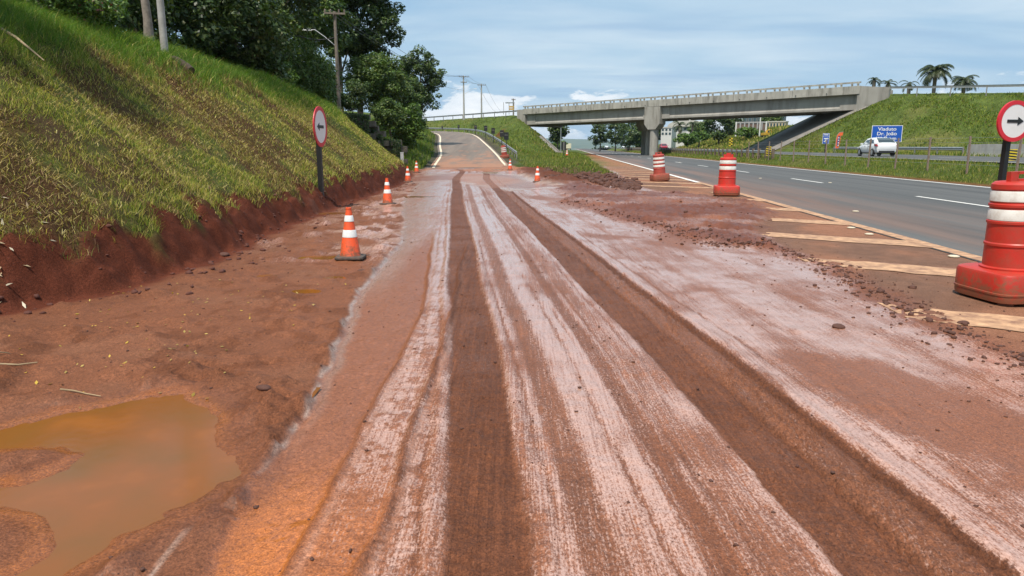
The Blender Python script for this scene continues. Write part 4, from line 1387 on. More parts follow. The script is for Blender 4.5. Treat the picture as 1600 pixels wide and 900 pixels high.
def make_cone():
    root = empty('traffic_cone')
    r0, r1, z0, z1 = 0.150, 0.036, 0.045, 0.75
    rz = lambda z: r0 + (r1 - r0) * (z - z0) / (z1 - z0)
    MB().lathe([(0.205, 0.0), (0.210, 0.012), (0.205, 0.034), (0.16, 0.045)], 32, sq=8).build('base', m_rub, root, 30)
    MB().lathe([(r0 + 0.008, 0.040), (r0, 0.06), (r1 + 0.004, z1 - 0.03), (r1 + 0.007, z1 - 0.026), (r1 + 0.006, z1 - 0.004), (r1 - 0.008, z1), (r1 - 0.010, z1 - 0.05)], 36).build('body', m_cone, root, 35)
    for za, zb in ((0.315, 0.425), (0.545, 0.635)):
        MB().lathe([(rz(za) + 0.001, za), (rz(za) + 0.004, za + 0.004), (rz(zb) + 0.004, zb - 0.004), (rz(zb) + 0.001, zb)], 36, close=False).build('white_band', m_refl, root, 40)
    return root


cones = [
    (548, 409, 'large orange cone with two white bands nearest on the muddy left side'),
    (606, 321, 'orange cone second along the muddy left row, left of the pale waterline'),
    (637.5, 286, 'small orange cone third along the muddy left row, below the white marker post'),
    (651, 271.5, 'small orange cone farthest along the left row, at the foot of the ramp'),
    (839.5, 286, 'orange cone beside the dark spoil heap at the grassy gore'),
    (797, 268.5, 'small orange cone behind the long puddle at the foot of the ramp'),
]
cproto = make_cone()
for i, (cx, cy, lab) in enumerate(cones):
    o = cproto if i == 0 else copy_tree(cproto)
    gx_, gy_ = on(cx, cy - (3 if i == 0 else 1.5))
    zz_ = ground_z(gx_, gy_)
    o.location = (gx_, gy_, zz_ - 0.004)
    o.rotation_euler = (random.uniform(-.02, .02), random.uniform(-.02, .02), random.uniform(-.3, .3) if i else 0.05)
    tag(o, lab, 'traffic cone', 'traffic cones around the muddy road')

# ---------------------------------------------------------------- channelising drums


def make_drum(red, white, nb, label, muddy=0.0):
    root = tag(empty('traffic_drum'), label, 'traffic drum', 'striped drums along the road')
    MB().lathe([(0.395, 0.035), (0.418, 0.045), (0.424, 0.09), (0.424, 0.118), (0.430, 0.122), (0.430, 0.140), (0.422, 0.144), (0.420, 0.315), (0.408, 0.342), (0.385, 0.352), (0.30, 0.355)], 48, sq=5.5).build('base', red, root, 35)
    for k_ in range(4):
        th = math.pi / 4 + k_ * math.pi / 2
        MB().box((0.36 * math.cos(th), 0.36 * math.sin(th), 0.02), (0.18, 0.14, 0.06), Matrix.Rotation(th, 3, 'Z')).build('foot', red, root)
    R = lambda z: 0.288 - 0.028 * (z - 0.35) / 0.92
    prof = [(0.312, 0.345), (0.314, 0.372), (R(.38), 0.385)]
    zs = [0.62, 0.64, 0.66]
    prof += [(R(.60), 0.600), (R(.61) + 0.010, 0.610), (R(.63) + 0.010, 0.632), (R(.64), 0.645)]
    if nb == 2: bands = [(0.88, 1.00), (1.08, 1.195)]; rims = (0.86, 1.04)
    else: bands = [(0.69, 0.79), (0.87, 0.97), (1.05, 1.15)]; rims = ()
    for zr in rims: prof += [(R(zr - .02), zr - 0.022), (R(zr) + 0.012, zr - 0.012), (R(zr) + 0.012, zr + 0.012), (R(zr + .02), zr + 0.022)]
    prof += [(R(1.2), 1.205), (R(1.22) + 0.010, 1.215), (R(1.26) + 0.008, 1.262), (R(1.27) - 0.02, 1.285), (0.12, 1.292), (0.0, 1.295)]
    MB().lathe(prof, 48, close=False).build('body', red, root, 35)
    for za, zb in bands:
        MB().lathe([(R(za) + 0.002, za), (R(za) + 0.007, za + 0.006), (R(zb) + 0.007, zb - 0.006), (R(zb) + 0.002, zb)], 48, close=False).build('white_band', white, root, 40)
    # moulded carrying handle with an oblong hole
    w, h, tk = 0.155, 0.105, 0.03
    mb = MB()
    hz0 = 1.287
    mb.box((-w + 0.045, 0, hz0 + h / 2), (0.09, 2 * tk, h)); mb.box((w - 0.035, 0, hz0 + h / 2), (0.07, 2 * tk, h))
    mb.box((0.0, 0, hz0 + h - 0.014), (2 * w - 0.16, 2 * tk, 0.028)); mb.box((0.0, 0, hz0 + 0.014), (2 * w - 0.16, 2 * tk, 0.028))
    mb.build('handle', red, root)
    return root


m_red = mat('drum_red', (0.47, 0.028, 0.016), 0.45, 0.10, 4, dirt=(0.27, 0.07, 0.04), dirtamt=0.65, bmp=0.08, bscale=14, splash=0.85)
m_redb = mat('drum_bright_red', (0.55, 0.032, 0.021), 0.45, 0.09, 4, dirt=(0.33, 0.07, 0.04), dirtamt=0.6, splash=0.8)
m_redm = mat('drum_muddy_red', (0.42, 0.060, 0.045), 0.6, 0.12, 4, dirt=(0.26, 0.09, 0.06), dirtamt=0.7, splash=0.5)
m_bandw = mat('drum_white', (0.66, 0.64, 0.60), 0.5, 0.08, 6, dirt=(0.38, 0.28, 0.22), dirtamt=0.6)

gx_, gy_ = on(1577, 467)
o = make_drum(m_red, m_bandw, 2, 'large red drum with two white bands nearest the camera at the road edge')
o.location = (gx_, gy_, ground_z(gx_, gy_) + 0.002); o.rotation_euler = (0, math.radians(-2.2), 0.1)
DR = o
gx_, gy_ = on(1134.5, 306)
o = make_drum(m_redb, m_bandw, 2, 'bright red drum with two white bands beside the white edge line')
o.location = (gx_, gy_, ground_z(gx_, gy_)); o.rotation_euler = (0, 0, -0.2)
mb = MB(); mb.box((0, 0, 1.36), (0.13, 0.08, 0.16)); mb.build('lamp_bracket', m_redb, o)
gx_, gy_ = on(1031, 283)
o = make_drum(m_redm, m_bandw, 3, 'muddy red drum with three white bands leaning beside the hatched gore')
o.location = (gx_, gy_, ground_z(gx_, gy_)); o.rotation_euler = (0, math.radians(-5.5), 0.1)
q = at(789, 244, 74)
o = make_drum(m_redm, m_bandw, 3, 'tilted striped drum standing against the ramp guardrail')
gx_, gy_ = float(q.x), float(q.y)
o.location = (gx_, gy_, ground_z(gx_, gy_) - .05); o.rotation_euler = (0, math.radians(-9), 0.4)

# ---------------------------------------------------------------- round arrow signs
m_ring = mat('sign_red', (0.58, 0.020, 0.035), 0.45, 0.05, 3)
m_face = mat('sign_white', (0.74, 0.73, 0.73), 0.45, 0.04, 3, dirt=(0.55, 0.5, 0.46), dirtamt=0.25)
m_blk = mat('sign_black', (0.012, 0.012, 0.013), 0.5, 0.1, 3)


def arrow_sign(base, zc, dia, yaw, label, polew, left):
    root = tag(empty('arrow_sign', base), label, 'road sign')
    hz_ = zc - base[2]
    MB().box((0, 0.03, (hz_ + dia * .45) / 2 - 0.2), (polew, polew, hz_ + dia * .45 + 0.4)).build('pole', m_blk, root)
    plate = empty('plate', (0, 0, hz_)); plate.parent = root
    plate.rotation_euler = (0, 0, 0)
    Rr = dia / 2
    # discs face -Y
    def ring(r_in, r_out, y0, y1, m, nm):
        n = 48; vs = []; fs = []
        for k_ in range(n):
            c_, s_ = math.cos(2 * math.pi * k_ / n), math.sin(2 * math.pi * k_ / n)
            vs += [(r_in * c_, y1, r_in * s_), (r_out * c_, y1, r_out * s_), (r_out * c_, y0, r_out * s_), (r_in * c_, y0, r_in * s_)]
        for k_ in range(n):
            a_, b_ = k_ * 4, ((k_ + 1) % n) * 4
            for j in range(4): fs.append((a_ + j, b_ + j, b_ + (j + 1) % 4, a_ + (j + 1) % 4))
        return MB().add(vs, fs).build(nm, m, root)
    plate_ = ring(Rr * 0.80, Rr, -0.020, -0.045, m_ring, 'red_ring')
    plate_.location = (0, 0, hz_)
    n = 48
    vs = [(Rr * .82 * math.cos(2 * math.pi * k_ / n), y_, Rr * .82 * math.sin(2 * math.pi * k_ / n)) for y_ in (-0.042, -0.018) for k_ in range(n)]
    fs = [tuple(range(n)), tuple(range(2 * n - 1, n - 1, -1))] + [(i, (i + 1) % n, (i + 1) % n + n, i + n) for i in range(n)]
    f_ = MB().add(vs, fs).build('face', m_face, root); f_.location = (0, 0, hz_)
    s_ = -1 if left else 1
    u_ = Rr
    ar = [(-0.47, 0.075), (0.16, 0.075), (0.16, 0.20), (0.50, 0.0), (0.16, -0.20), (0.16, -0.075), (-0.47, -0.075)]
    pts = [(s_ * x_ * u_, z_ * u_) for x_, z_ in ar]
    a_ = MB().prism(pts, -0.047, -0.040).build('arrow', m_blk, root); a_.location = (0, 0, hz_)
    bpy.data.objects.remove(plate)
    MB().box((0, -0.005, hz_ + 0.12), (polew * 1.5, 0.03, 0.05)).build('clamp', m_steel, root)
    root.rotation_euler = (0, 0, yaw)
    return root


YS = 19.2
q = at(502, 268, YS); zc = at(500.5, 198, YS).z
arrow_sign((q.x, q.y, ground_z(q.x, q.y) - .05), zc, 1.06, math.radians(86), 'round white sign with red rim and left arrow on the grass bank', 0.12, True)
YS = 8.35
q = at(1566, 300, YS); zc = at(1574, 189.5, YS).z
arrow_sign((q.x, q.y, ground_z(q.x, q.y)), zc, 0.465, math.radians(12.0), 'round white sign with red rim and right arrow behind the nearest drum', 0.058, False)

# ---------------------------------------------------------------- black boards along the ramp (backs of chevron signs)
m_board = mat('board_black', (0.018, 0.018, 0.019), 0.6, 0.1, 2)
bds = [(691, 198.5, 150, 0.34, .5), (716.6, 198, 140, .42, .6), (743, 199, 124, .5, .7), (759, 200.5, 110, .5, .8), (770.5, 204.5, 99, .5, .8), (784, 208.5, 86, .5, .75), (791, 212.5, 79, .55, .8)]
nm = ['first from the bend, almost hidden by the guardrail', 'second from the bend, low behind the guardrail', 'third from the bend, left of the worn clay path', 'fourth from the bend, at the worn clay path',
      'fifth from the bend, below the worn clay path', 'left of the two boards above the tilted drum', 'nearest of the row, directly above the tilted drum']
for (bx, by, bY, bw, bh), nn in zip(bds, nm):
    q = at(bx, by, bY)
    gz = ground_z(q.x, q.y)
    root = tag(empty('chevron_board', (q.x, q.y, gz)), 'black back of a chevron board, ' + nn, 'sign board', 'chevron boards along the ramp')
    hb_ = max(q.z - gz, 0.6)
    MB().box((0, 0.03, (hb_ - .3) / 2), (0.08, 0.06, hb_ + 0.5)).build('post', m_board, root)
    MB().box((0, 0, hb_), (bw, 0.03, bh)).build('board', m_board, root)
    MB().box((0, -0.025, hb_ + .1), (bw * .7, 0.02, 0.05)).build('rail', m_post, root)
    root.rotation_euler = (0, 0, random.uniform(-.3, .3))
q = at(881, 229.5, 96)
root = tag(empty('sign_board', (q.x, q.y, 0.1)), 'black back of a roadside board at the tip of the grassy gore', 'sign board')
MB().box((0, 0.04, 0.7), (0.09, 0.07, 1.6)).build('post', m_board, root)
MB().box((0, 0, q.z), (0.62, 0.04, 1.15)).build('board', m_board, root)
MB().box((0, -0.03, q.z), (0.10, 0.02, 1.1)).build('stiffener', m_post, root)
o = make_cone()
x_, y_ = at(886, 236, 100)[:2]
o.location = (x_, y_, ground_z(x_, y_) + 0.1); o.scale = (1.3, 1.3, 1.3); tag(o, 'distant orange cone beside the black roadside board', 'traffic cone', 'traffic cones around the muddy road')

# ---------------------------------------------------------------- signs on the opposite verge
m_blue = mat('sign_blue', (0.008, 0.085, 0.42), 0.45, 0.06, 1)


def text_mesh(s_, size, name='lettering', align='CENTER', extr=0.004):
    cu = bpy.data.curves.new(name, 'FONT'); cu.body = s_; cu.size = size; cu.align_x = align; cu.align_y = 'CENTER'; cu.extrude = extr
    cu.offset = size * 0.016
    o_ = bpy.data.objects.new(name, cu)
    C.objects.link(o_)
    me = bpy.data.meshes.new_from_object(o_.evaluated_get(bpy.context.evaluated_depsgraph_get()))
    bpy.data.objects.remove(o_)
    return me


YB = 79.5
ctr = at(1385.5, 209, YB)
zg = float(H(np.array([[ctr.x]]), np.array([[ctr.y]]))[0, 0])
yaw = -math.radians(27 - 9)
sg = tag(empty('viaduct_sign', (ctr.x, ctr.y, zg), yaw), 'large blue sign with white lettering Viaduto Dr. João behind the white car', 'road sign')
W_, H_ = 3.05, 1.80
zc_ = ctr.z - zg
MB().box((0, 0, zc_), (W_, 0.05, H_)).build('border', m_face, sg)
MB().box((0, -0.03, zc_), (W_ - .12, 0.02, H_ - .12)).build('panel', m_blue, sg)
for i, (tx, tz) in enumerate((('Viaduto', .50), ('Dr. João', 0.0), ('Wi Daium', -.52))):
    me = text_mesh(tx, 0.52); me.materials.append(m_face)
    o = link('lettering', me, sg); o.rotation_euler = (math.pi / 2, 0, 0); o.location = (0, -0.045, zc_ + tz)
    o.scale = (1.12 if i < 2 else .92, 1, 1)
for dx in (-1.2, 1.2): MB().box((dx, 0.08, zc_ / 2 - .2), (0.12, 0.10, zc_ + 1.2)).build('post', m_blk, sg)

YB = 93
ctr = at(1290.5, 216.5, YB); zg = float(H(np.array([[ctr.x]]), np.array([[ctr.y]]))[0, 0])
sg = tag(empty('service_sign', (ctr.x, ctr.y, zg), yaw), 'small blue service sign with white pictograms on a black post', 'road sign')
zc_ = ctr.z - zg
MB().box((0, 0, zc_), (0.80, 0.04, 1.32)).build('border', m_face, sg)
MB().box((0, -0.025, zc_ - .18), (0.72, 0.02, 0.90)).build('panel', m_blue, sg)
MB().box((0, -0.025, zc_ + .47), (0.72, 0.02, 0.30)).build('panel', m_blue, sg)
mb = MB(); mb.box((0, -.037, zc_ + .47), (.5, .006, .10)); mb.box((-.2, -.037, zc_ + .50), (.08, .006, .2)); mb.box((.2, -.037, zc_ + .50), (.08, .006, .2))
mb.build('pictogram', m_face, sg)
mb = MB(); mb.box((-.02, -.037, zc_ + .0), (.42, .006, .14)); mb.prism([(.16, zc_ + .12), (.34, zc_ - .0), (.16, zc_ - .12)], -.04, -.034); mb.box((-.02, -.037, zc_ - .36), (.40, .006, .16)); mb.box((0.02, -.037, zc_ - .30), (.2, .006, .32))
mb.build('pictogram', m_face, sg)
MB().box((0, 0.05, zc_ / 2 - .3), (0.12, 0.08, zc_ + .6)).build('post', m_blk, sg)

YB = 88
ctr = at(1311, 220, YB); zg = float(H(np.array([[ctr.x]]), np.array([[ctr.y]]))[0, 0])
m_or = mat('banner_orange', (0.75, 0.13, 0.03), 0.6); m_nv = mat('banner_navy', (0.03, 0.04, 0.16), 0.6)
bn_ = tag(empty('feather_banner', (ctr.x, ctr.y, zg), yaw), 'curved orange and navy feather banner beside the small blue sign', 'banner')
MB().tube([(-.35, 0, -.3), (-.35, 0, 1.6), (-.28, 0, 2.2), (-.05, 0, 2.55), (.4, 0, 2.6)], 0.025, 6).build('pole', m_steel, bn_)
MB().prism([(-.33, .65), (-.33, 1.6), (-.26, 2.2), (-.04, 2.52), (.38, 2.58), (.36, 2.2), (.16, 2.15), (.12, 1.4), (-.02, .65)], -0.012, 0.012).build('flag', m_or, bn_)
MB().prism([(-.22, .85), (-.20, 1.7), (-.12, 2.1), (.10, 2.12), (.06, 1.4), (-.06, .85)], -0.018, -0.013).build('print', m_nv, bn_)
mb = MB()
for zz_ in (1.0, 1.3, 1.6, 1.9): mb.box((-.06, -.021, zz_), (.12, .004, .14))
mb.build('lettering', m_face, bn_)

m_hy = mat('hazard_yellow', (0.70, 0.52, 0.03), 0.5)
def hazard(px, py, Y, w, h, label, red=False):
    ctr = at(px, py, Y); zg = ground_z(ctr.x, ctr.y)
    r_ = tag(empty('hazard_marker', (ctr.x, ctr.y, zg), -0.35), label, 'hazard marker')
    zc_ = max(ctr.z - zg, h / 2 + .05)
    MB().box((0, 0.04, zc_ / 2 - .2), (0.07, 0.06, zc_ + .4)).build('post', m_rust, r_)
    MB().box((0, 0, zc_), (w, 0.03, h)).build('panel', m_hy, r_)
    n = 4 if not red else 6
    for i in range(n):
        zz_ = zc_ - h / 2 + (i + .5) * h / n
        q4 = [(-w / 2, zz_ - h / n * .1), (w / 2, zz_ - h / n * .42), (w / 2, zz_ + h / n * .06), (-w / 2, zz_ + h / n * .40)] if not red else \
             [(-w / 2 if i % 2 else 0, zz_ - h / n * .48), (0 if i % 2 else w / 2, zz_ - h / n * .48), (0 if i % 2 else w / 2, zz_ + h / n * .48), (-w / 2 if i % 2 else 0, zz_ + h / n * .48)]
        MB().prism(q4, -0.022, -0.0155).build('stripe', m_blk, r_)


hazard(1201, 236, 69, 0.45, 0.85, 'yellow and black striped marker at the end of the timber-post barrier')
hazard(1582, 242, 40, 0.42, 0.62, 'yellow and black striped marker behind the right arrow sign pole')
hazard(1142, 222, 150, 0.65, 1.7, 'tall chequered yellow and black marker under the viaduct', True)

# road studs
stm = MB().lathe([(0.075, 0.0), (0.075, 0.012), (0.05, 0.022), (0.0, 0.024)], 8, sq=6).mesh('road_stud', mat('stud', (0.62, 0.52, 0.38), 0.5, 0.1, 8))
for (sx, sy, wh) in ((1297, 286, 'on the near lane above the short lane dash'), (1337, 331, 'just left of the edge line, above the second hatch stripe'), (1358, 367, 'lying on the second hatch stripe'),
                     (1330, 357, 'paired with another just above the second hatch stripe'), (1490, 402, 'beside the edge line left of the nearest drum'), (1188, 279, 'on the lane beside the bright red drum'), (1062, 254, 'farthest off, on the lane behind the muddy drum')):
    x_, y_ = on(sx, sy)
    o = link('road_stud', stm); o.location = (x_, y_, 0.010); o.rotation_euler = (0, 0, -.07)
    tag(o, 'small pale road stud ' + wh, 'road stud', 'raised studs along the highway')

# ---------------------------------------------------------------- vehicles
m_tyre = mat('tyre', (0.02, 0.02, 0.02), 0.8); m_rim = mat('rim', (0.42, 0.43, 0.44), 0.35, .05, 5, metal=.5)
m_glass = mat('car_glass', (0.03, 0.045, 0.05), 0.06, 0.1, 1, spec=0.9); m_tail = mat('tail_red', (0.28, 0.012, 0.015), 0.2); m_trim = mat('black_trim', (0.02, 0.02, 0.021), 0.6)
m_plate = mat('number_plate', (0.6, 0.6, 0.6), 0.5)


def make_car(paint, label, group=None):
    """four-door fastback; X forward, length 4.3"""
    root = tag(empty('parked_car' if False else 'car'), label, 'car', group)
    #        x     zbot  zsill  zbelt  hwbot hwbelt
    st = [(-2.12, .50, .62, .86, .62, .66), (-2.04, .32, .55, 1.02, .74, .80), (-1.75, .26, .52, 1.06, .80, .87), (-1.30, .24, .50, 1.00, .82, .89), (-.6, .22, .48, .95, .83, .90),
          (.3, .22, .48, .92, .83, .90), (.95, .22, .48, .90, .82, .89), (1.5, .24, .50, .84, .80, .86), (1.9, .28, .50, .74, .74, .78), (2.12, .36, .50, .64, .58, .60)]
    n = 9; vs = []; fs = []
    for (x, zb, zs, zt, wb, wt_) in st:
        half = [(0, zb), (wb * .92, zb), (wb, zb + .06), (wt_ * .985, zs), (wt_, (zs + zt) / 2), (wt_ * .97, zt - .06), (wt_ * .91, zt), (wt_ * .5, zt + .025), (0, zt + .03)]
        vs += [(x, y, z) for y, z in half] + [(x, -y, z) for y, z in half[-2:0:-1]]
    m_ = 16
    for i in range(len(st) - 1):
        for k_ in range(m_): fs.append((i * m_ + k_, i * m_ + (k_ + 1) % m_, (i + 1) * m_ + (k_ + 1) % m_, (i + 1) * m_ + k_))
    fs += [tuple(range(m_)), tuple((len(st) - 1) * m_ + k_ for k_ in range(m_))]
    MB().add(vs, fs).build('body', paint, root, 38)
    # greenhouse
    gh = [(-2.03, 1.00, 1.04, .78, .74), (-1.62, 1.00, 1.30, .83, .68), (-1.0, .97, 1.46, .85, .655), (-.1, .95, 1.48, .855, .65), (.42, .93, 1.42, .85, .64), (1.12, .90, .93, .80, .75)]
    vs = []; fs = []
    for (x, z0, z1, w0, w1) in gh:
        vs += [(x, w0, z0), (x, w0 * .30 + w1 * .70, z0 + (z1 - z0) * .72), (x, w1, z1 - .02), (x, w1 * .5, z1 + .015), (x, -w1 * .5, z1 + .015), (x, -w1, z1 - .02), (x, -(w0 * .30 + w1 * .70), z0 + (z1 - z0) * .72), (x, -w0, z0)]
    for i in range(len(gh) - 1):
        for k_ in range(7): fs.append((i * 8 + k_, i * 8 + k_ + 1, (i + 1) * 8 + k_ + 1, (i + 1) * 8 + k_))
    fs += [tuple(range(8)), tuple(40 + k_ for k_ in range(8))]
    MB().add(vs, fs).build('cabin', paint, root, 30)

    def side_pt(x, f, sgn, off=0.008):
        for i in range(len(gh) - 1):
            a_, b_ = gh[i], gh[i + 1]
            if a_[0] <= x <= b_[0]:
                t_ = (x - a_[0]) / (b_[0] - a_[0])
                z0, z1, w0, w1 = [a_[k_] + (b_[k_] - a_[k_]) * t_ for k_ in (1, 2, 3, 4)]
                g_ = f / .72
                y = w0 + (w0 * .30 + w1 * .70 - w0) * min(g_, 1)
                return (x, sgn * (y + off), z0 + (z1 - z0) * f)
    for sgn in (1, -1):
        for xs_ in ([(-1.45, .12), (-1.1, .70), (-.42, .74), (-.42, .06)], [(-.36, .06), (-.36, .74), (.30, .72), (.86, .12)]):
            MB().add([side_pt(x, f, sgn) for x, f in xs_], [(0, 1, 2, 3)]).build('side_window', m_glass, root)
        # mirror, door seam and handle
        MB().box((.72, sgn * .98, 1.0), (.12, .18, .12), taper=.8).build('mirror', paint, root)
        MB().box((-.40, sgn * .905, .72), (.012, .012, .46)).build('door_seam', m_trim, root)
        for hx_ in (-.62, .2): MB().box((hx_, sgn * .905, .80), (.18, .02, .03)).build('door_handle', m_trim, root)
        MB().box((0.0, sgn * .825, .27), (2.2, .03, .08)).build('sill', m_trim, root)
        # lamps
        MB().prism([(-2.10, .80), (-2.02, .97), (-1.62, .98), (-1.72, .84)], sgn * .74, sgn * .895).build('tail_light', m_tail, root)
        MB().prism([(1.60, .68), (1.95, .62), (2.0, .70), (1.55, .78)], sgn * .6, sgn * .835).build('headlight', m_face, root)
    # rear and front screens
    def top_pt(x, y, off=.010):
        for i in range(len(gh) - 1):
            a_, b_ = gh[i], gh[i + 1]
            if a_[0] <= x <= b_[0]:
                t_ = (x - a_[0]) / (b_[0] - a_[0])
                return (x, y * (a_[4] + (b_[4] - a_[4]) * t_), a_[2] + (b_[2] - a_[2]) * t_ + off + .012)
    MB().add([top_pt(-1.98, -.92), top_pt(-1.62, -.90), top_pt(-1.1, -.80), top_pt(-1.1, .80), top_pt(-1.62, .90), top_pt(-1.98, .92)], [(0, 1, 4, 5), (1, 2, 3, 4)]).build('rear_window', m_glass, root)
    MB().add([top_pt(.50, -.86), top_pt(1.08, -.86), top_pt(1.08, .86), top_pt(.50, .86)], [(0, 1, 2, 3)]).build('windscreen', m_glass, root)
    MB().box((-2.06, 0, .66), (.06, .44, .13)).build('number_plate', m_plate, root)
    MB().box((-2.085, 0, .80), (.012, 1.15, .012)).build('boot_seam', m_trim, root)
    MB().box((-2.05, 0, .36), (.14, 1.25, .16)).build('rear_bumper', m_trim, root)
    for wx in (-1.32, 1.32):
        for sgn in (1, -1):
            M_ = Matrix.Rotation(math.pi / 2, 3, 'X')
            w_ = MB(); w_.lathe([(.0, -.10), (.26, -.105), (.315, -.08), (.32, 0), (.315, .08), (.26, .105), (0, .10)], 24, close=False)
            w_.v = [tuple(M_ @ Vector(p_) + Vector((wx, sgn * .80, .32))) for p_ in w_.v]
            wo2 = w_.build('wheel', m_tyre, root, 40)
            w_ = MB(); w_.lathe([(.0, -.006), (.05, .004), (.20, -.012), (.205, -.03)], 20, close=False)
            M2 = Matrix.Rotation(-sgn * math.pi / 2, 3, 'X')
            w_.v = [tuple(M2 @ Vector(p_) + Vector((wx, sgn * .915, .32))) for p_ in w_.v]
            w_.build('rim', m_rim, wo2, 40)
            w_ = MB(); w_.lathe([(.0, 0.0), (.35, 0.0), (.37, .012)], 20, close=False)
            w_.v = [tuple(M2 @ Vector(p_) + Vector((wx, sgn * .862, .33))) for p_ in w_.v]
            w_.v = [p_ for p_ in w_.v]
            w_.build('wheel_arch', m_trim, root, 40)
    return root


m_cw = mat('car_white', (0.78, 0.79, 0.80), 0.25, 0.02, 1)
m_cr = mat('car_red', (0.34, 0.03, 0.05), 0.3, 0.05, 1); m_cd = mat('car_dark', (0.05, 0.06, 0.075), 0.3)
hyaw = math.pi / 2 - math.atan(HK)
q = at(1368, 245.5, 58.6)
car = make_car(m_cw, 'white four door car on the opposite carriageway below the blue sign')
car.location = (q.x, q.y, 0.885); car.rotation_euler = (0, 0, hyaw); car.scale = (0.93, 0.95, 0.99)
for (px, Y, s_, m_, lab) in ((1037, 172, 24.5, m_cr, 'small distant red car beyond the median barrier, right of the pier'),
                             (948, 300, 24.5, m_cw, 'tiny white car far along the opposite carriageway before the trees'),
                             (975, 270, 30.0, m_cw, 'tiny pale car far off, nearest the viaduct pier on its left')):
    a_, _b = slopes(px, 229)
    x_ = a_ * Y
    k_ = make_car(m_, lab, 'distant cars on the highway')
    x_, y_ = hw(s_, 0); 
    # where the sight line meets that lane
    Yc = s_ * HL / (a_ - HK)
    k_.location = (a_ * Yc, Yc, 0.885); k_.rotation_euler = (0, 0, hyaw + math.pi)
m_ty = mat('truck_cream', (0.66, 0.60, 0.44), 0.5)
tr = tag(empty('truck', (0, 0, 0)), 'cream box truck far down the highway under the viaduct', 'truck')
a_, _b = slopes(888.5, 225); Yc = 330.0
tr.location = (a_ * Yc, Yc, 0.0); tr.rotation_euler = (0, 0, hyaw)
MB().box((-1.0, 0, 1.95), (5.0, 2.3, 2.3)).build('cargo_box', m_ty, tr)
MB().box((2.5, 0, 1.45), (1.8, 2.2, 1.9), taper=.9).build('cab', m_cw, tr)
MB().box((0, 0, .7), (6.6, 2.0, .25)).build('chassis', m_trim, tr)
for wx in (-2.4, 2.4):
    for sgn in (1, -1):
        MB().tube([(wx, sgn * .8, .5), (wx, sgn * 1.1, .5)], .5, 14).build('wheel', m_tyre, tr)

# ---------------------------------------------------------------- leaves and grass share one material driven by each blade's own colour


def leafmat(name, rough=0.55, transl=0.25, spec=0.25):
    m, t, b = newmat(name)
    a = t.nodes.new('ShaderNodeAttribute'); a.attribute_name = 'col'
    t.links.new(a.outputs['Color'], b.inputs['Base Color'])
    b.inputs['Roughness'].default_value = rough
    b.inputs['Specular IOR Level'].default_value = spec
    tr_n = t.nodes.new('ShaderNodeBsdfTranslucent')
    cc = mixc(t, 1.0, a.outputs['Color'], (1.3, 1.5, 0.7), 'MULTIPLY')
    t.links.new(cc, tr_n.inputs['Color'])
    mx = t.nodes.new('ShaderNodeMixShader'); mx.inputs[0].default_value = transl
    t.links.new(b.outputs[0], mx.inputs[1]); t.links.new(tr_n.outputs[0], mx.inputs[2])
    t.links.new(mx.outputs[0], t.nodes['Material Output'].inputs[0])
    return m


m_grass = leafmat('grass_blade', 0.6, 0.34, 0.2)
m_leaf = leafmat('leaf', 0.45, 0.22, 0.35)
m_bark = mat('bark', (0.13, 0.10, 0.075), 0.95, 0.3, 6, dirt=(0.06, 0.05, 0.035), dirtamt=0.6, bmp=0.6, bscale=14)
m_barkp = mat('pale_bark', (0.24, 0.20, 0.165), 0.95, 0.25, 5, dirt=(0.10, 0.08, 0.06), dirtamt=0.7, bmp=0.5, bscale=12)


def pick(n, cols, wts, jit=0.22):
    cols = np.array(cols); i = RNG.choice(len(cols), n, p=np.array(wts) / sum(wts))
    return np.clip(cols[i] * (1 + jit * RNG.normal(size=(n, 1))), 0.004, 1)


def grass(name, x, y, z, h, w, col, label, lean=0.5, kind='stuff', parent=None):
    n = len(x)
    th = RNG.uniform(0, 2 * math.pi, n)
    ax = np.stack([np.cos(th), np.sin(th), np.zeros(n)], 1)
    ld = RNG.uniform(0, 2 * math.pi, n)
    lv = np.stack([np.cos(ld), np.sin(ld), np.zeros(n)], 1) * (RNG.uniform(0.15, 1.0, n) * lean * h)[:, None]
    P = np.stack([x, y, z - 0.02], 1)
    up = np.zeros((n, 3)); up[:, 2] = h
    mid = P + up * 0.55 + lv * 0.35
    hh2 = np.clip(1 - 0.35 * lean * RNG.uniform(0, 1, n), 0.3, 1)
    tip = P + up * hh2[:, None] + lv
    V = np.empty((n, 5, 3))
    V[:, 0] = P - ax * w[:, None] / 2; V[:, 1] = P + ax * w[:, None] / 2
    V[:, 2] = mid - ax * w[:, None] * 0.38; V[:, 3] = mid + ax * w[:, None] * 0.38; V[:, 4] = tip
    o = (np.arange(n) * 5)[:, None]
    F = np.concatenate([o + np.array([[0, 1, 3]]), o + np.array([[0, 3, 2]]), o + np.array([[2, 3, 4]])], 1).reshape(-1, 3)
    cc = np.repeat(col, 5, 0)
    me = arr_mesh(name, V.reshape(-1, 3), F, m_grass, cc)
    ob = link(name, me, parent)
    if parent is None: tag(ob, label, kind=kind)
    return ob


GREEN = (0.105, 0.165, 0.024); LUSH = (0.060, 0.125, 0.018); LIME = (0.24, 0.26, 0.038); STRAW = (0.42, 0.33, 0.12); BROWN = (0.13, 0.072, 0.040); OLIVE = (0.14, 0.145, 0.034)


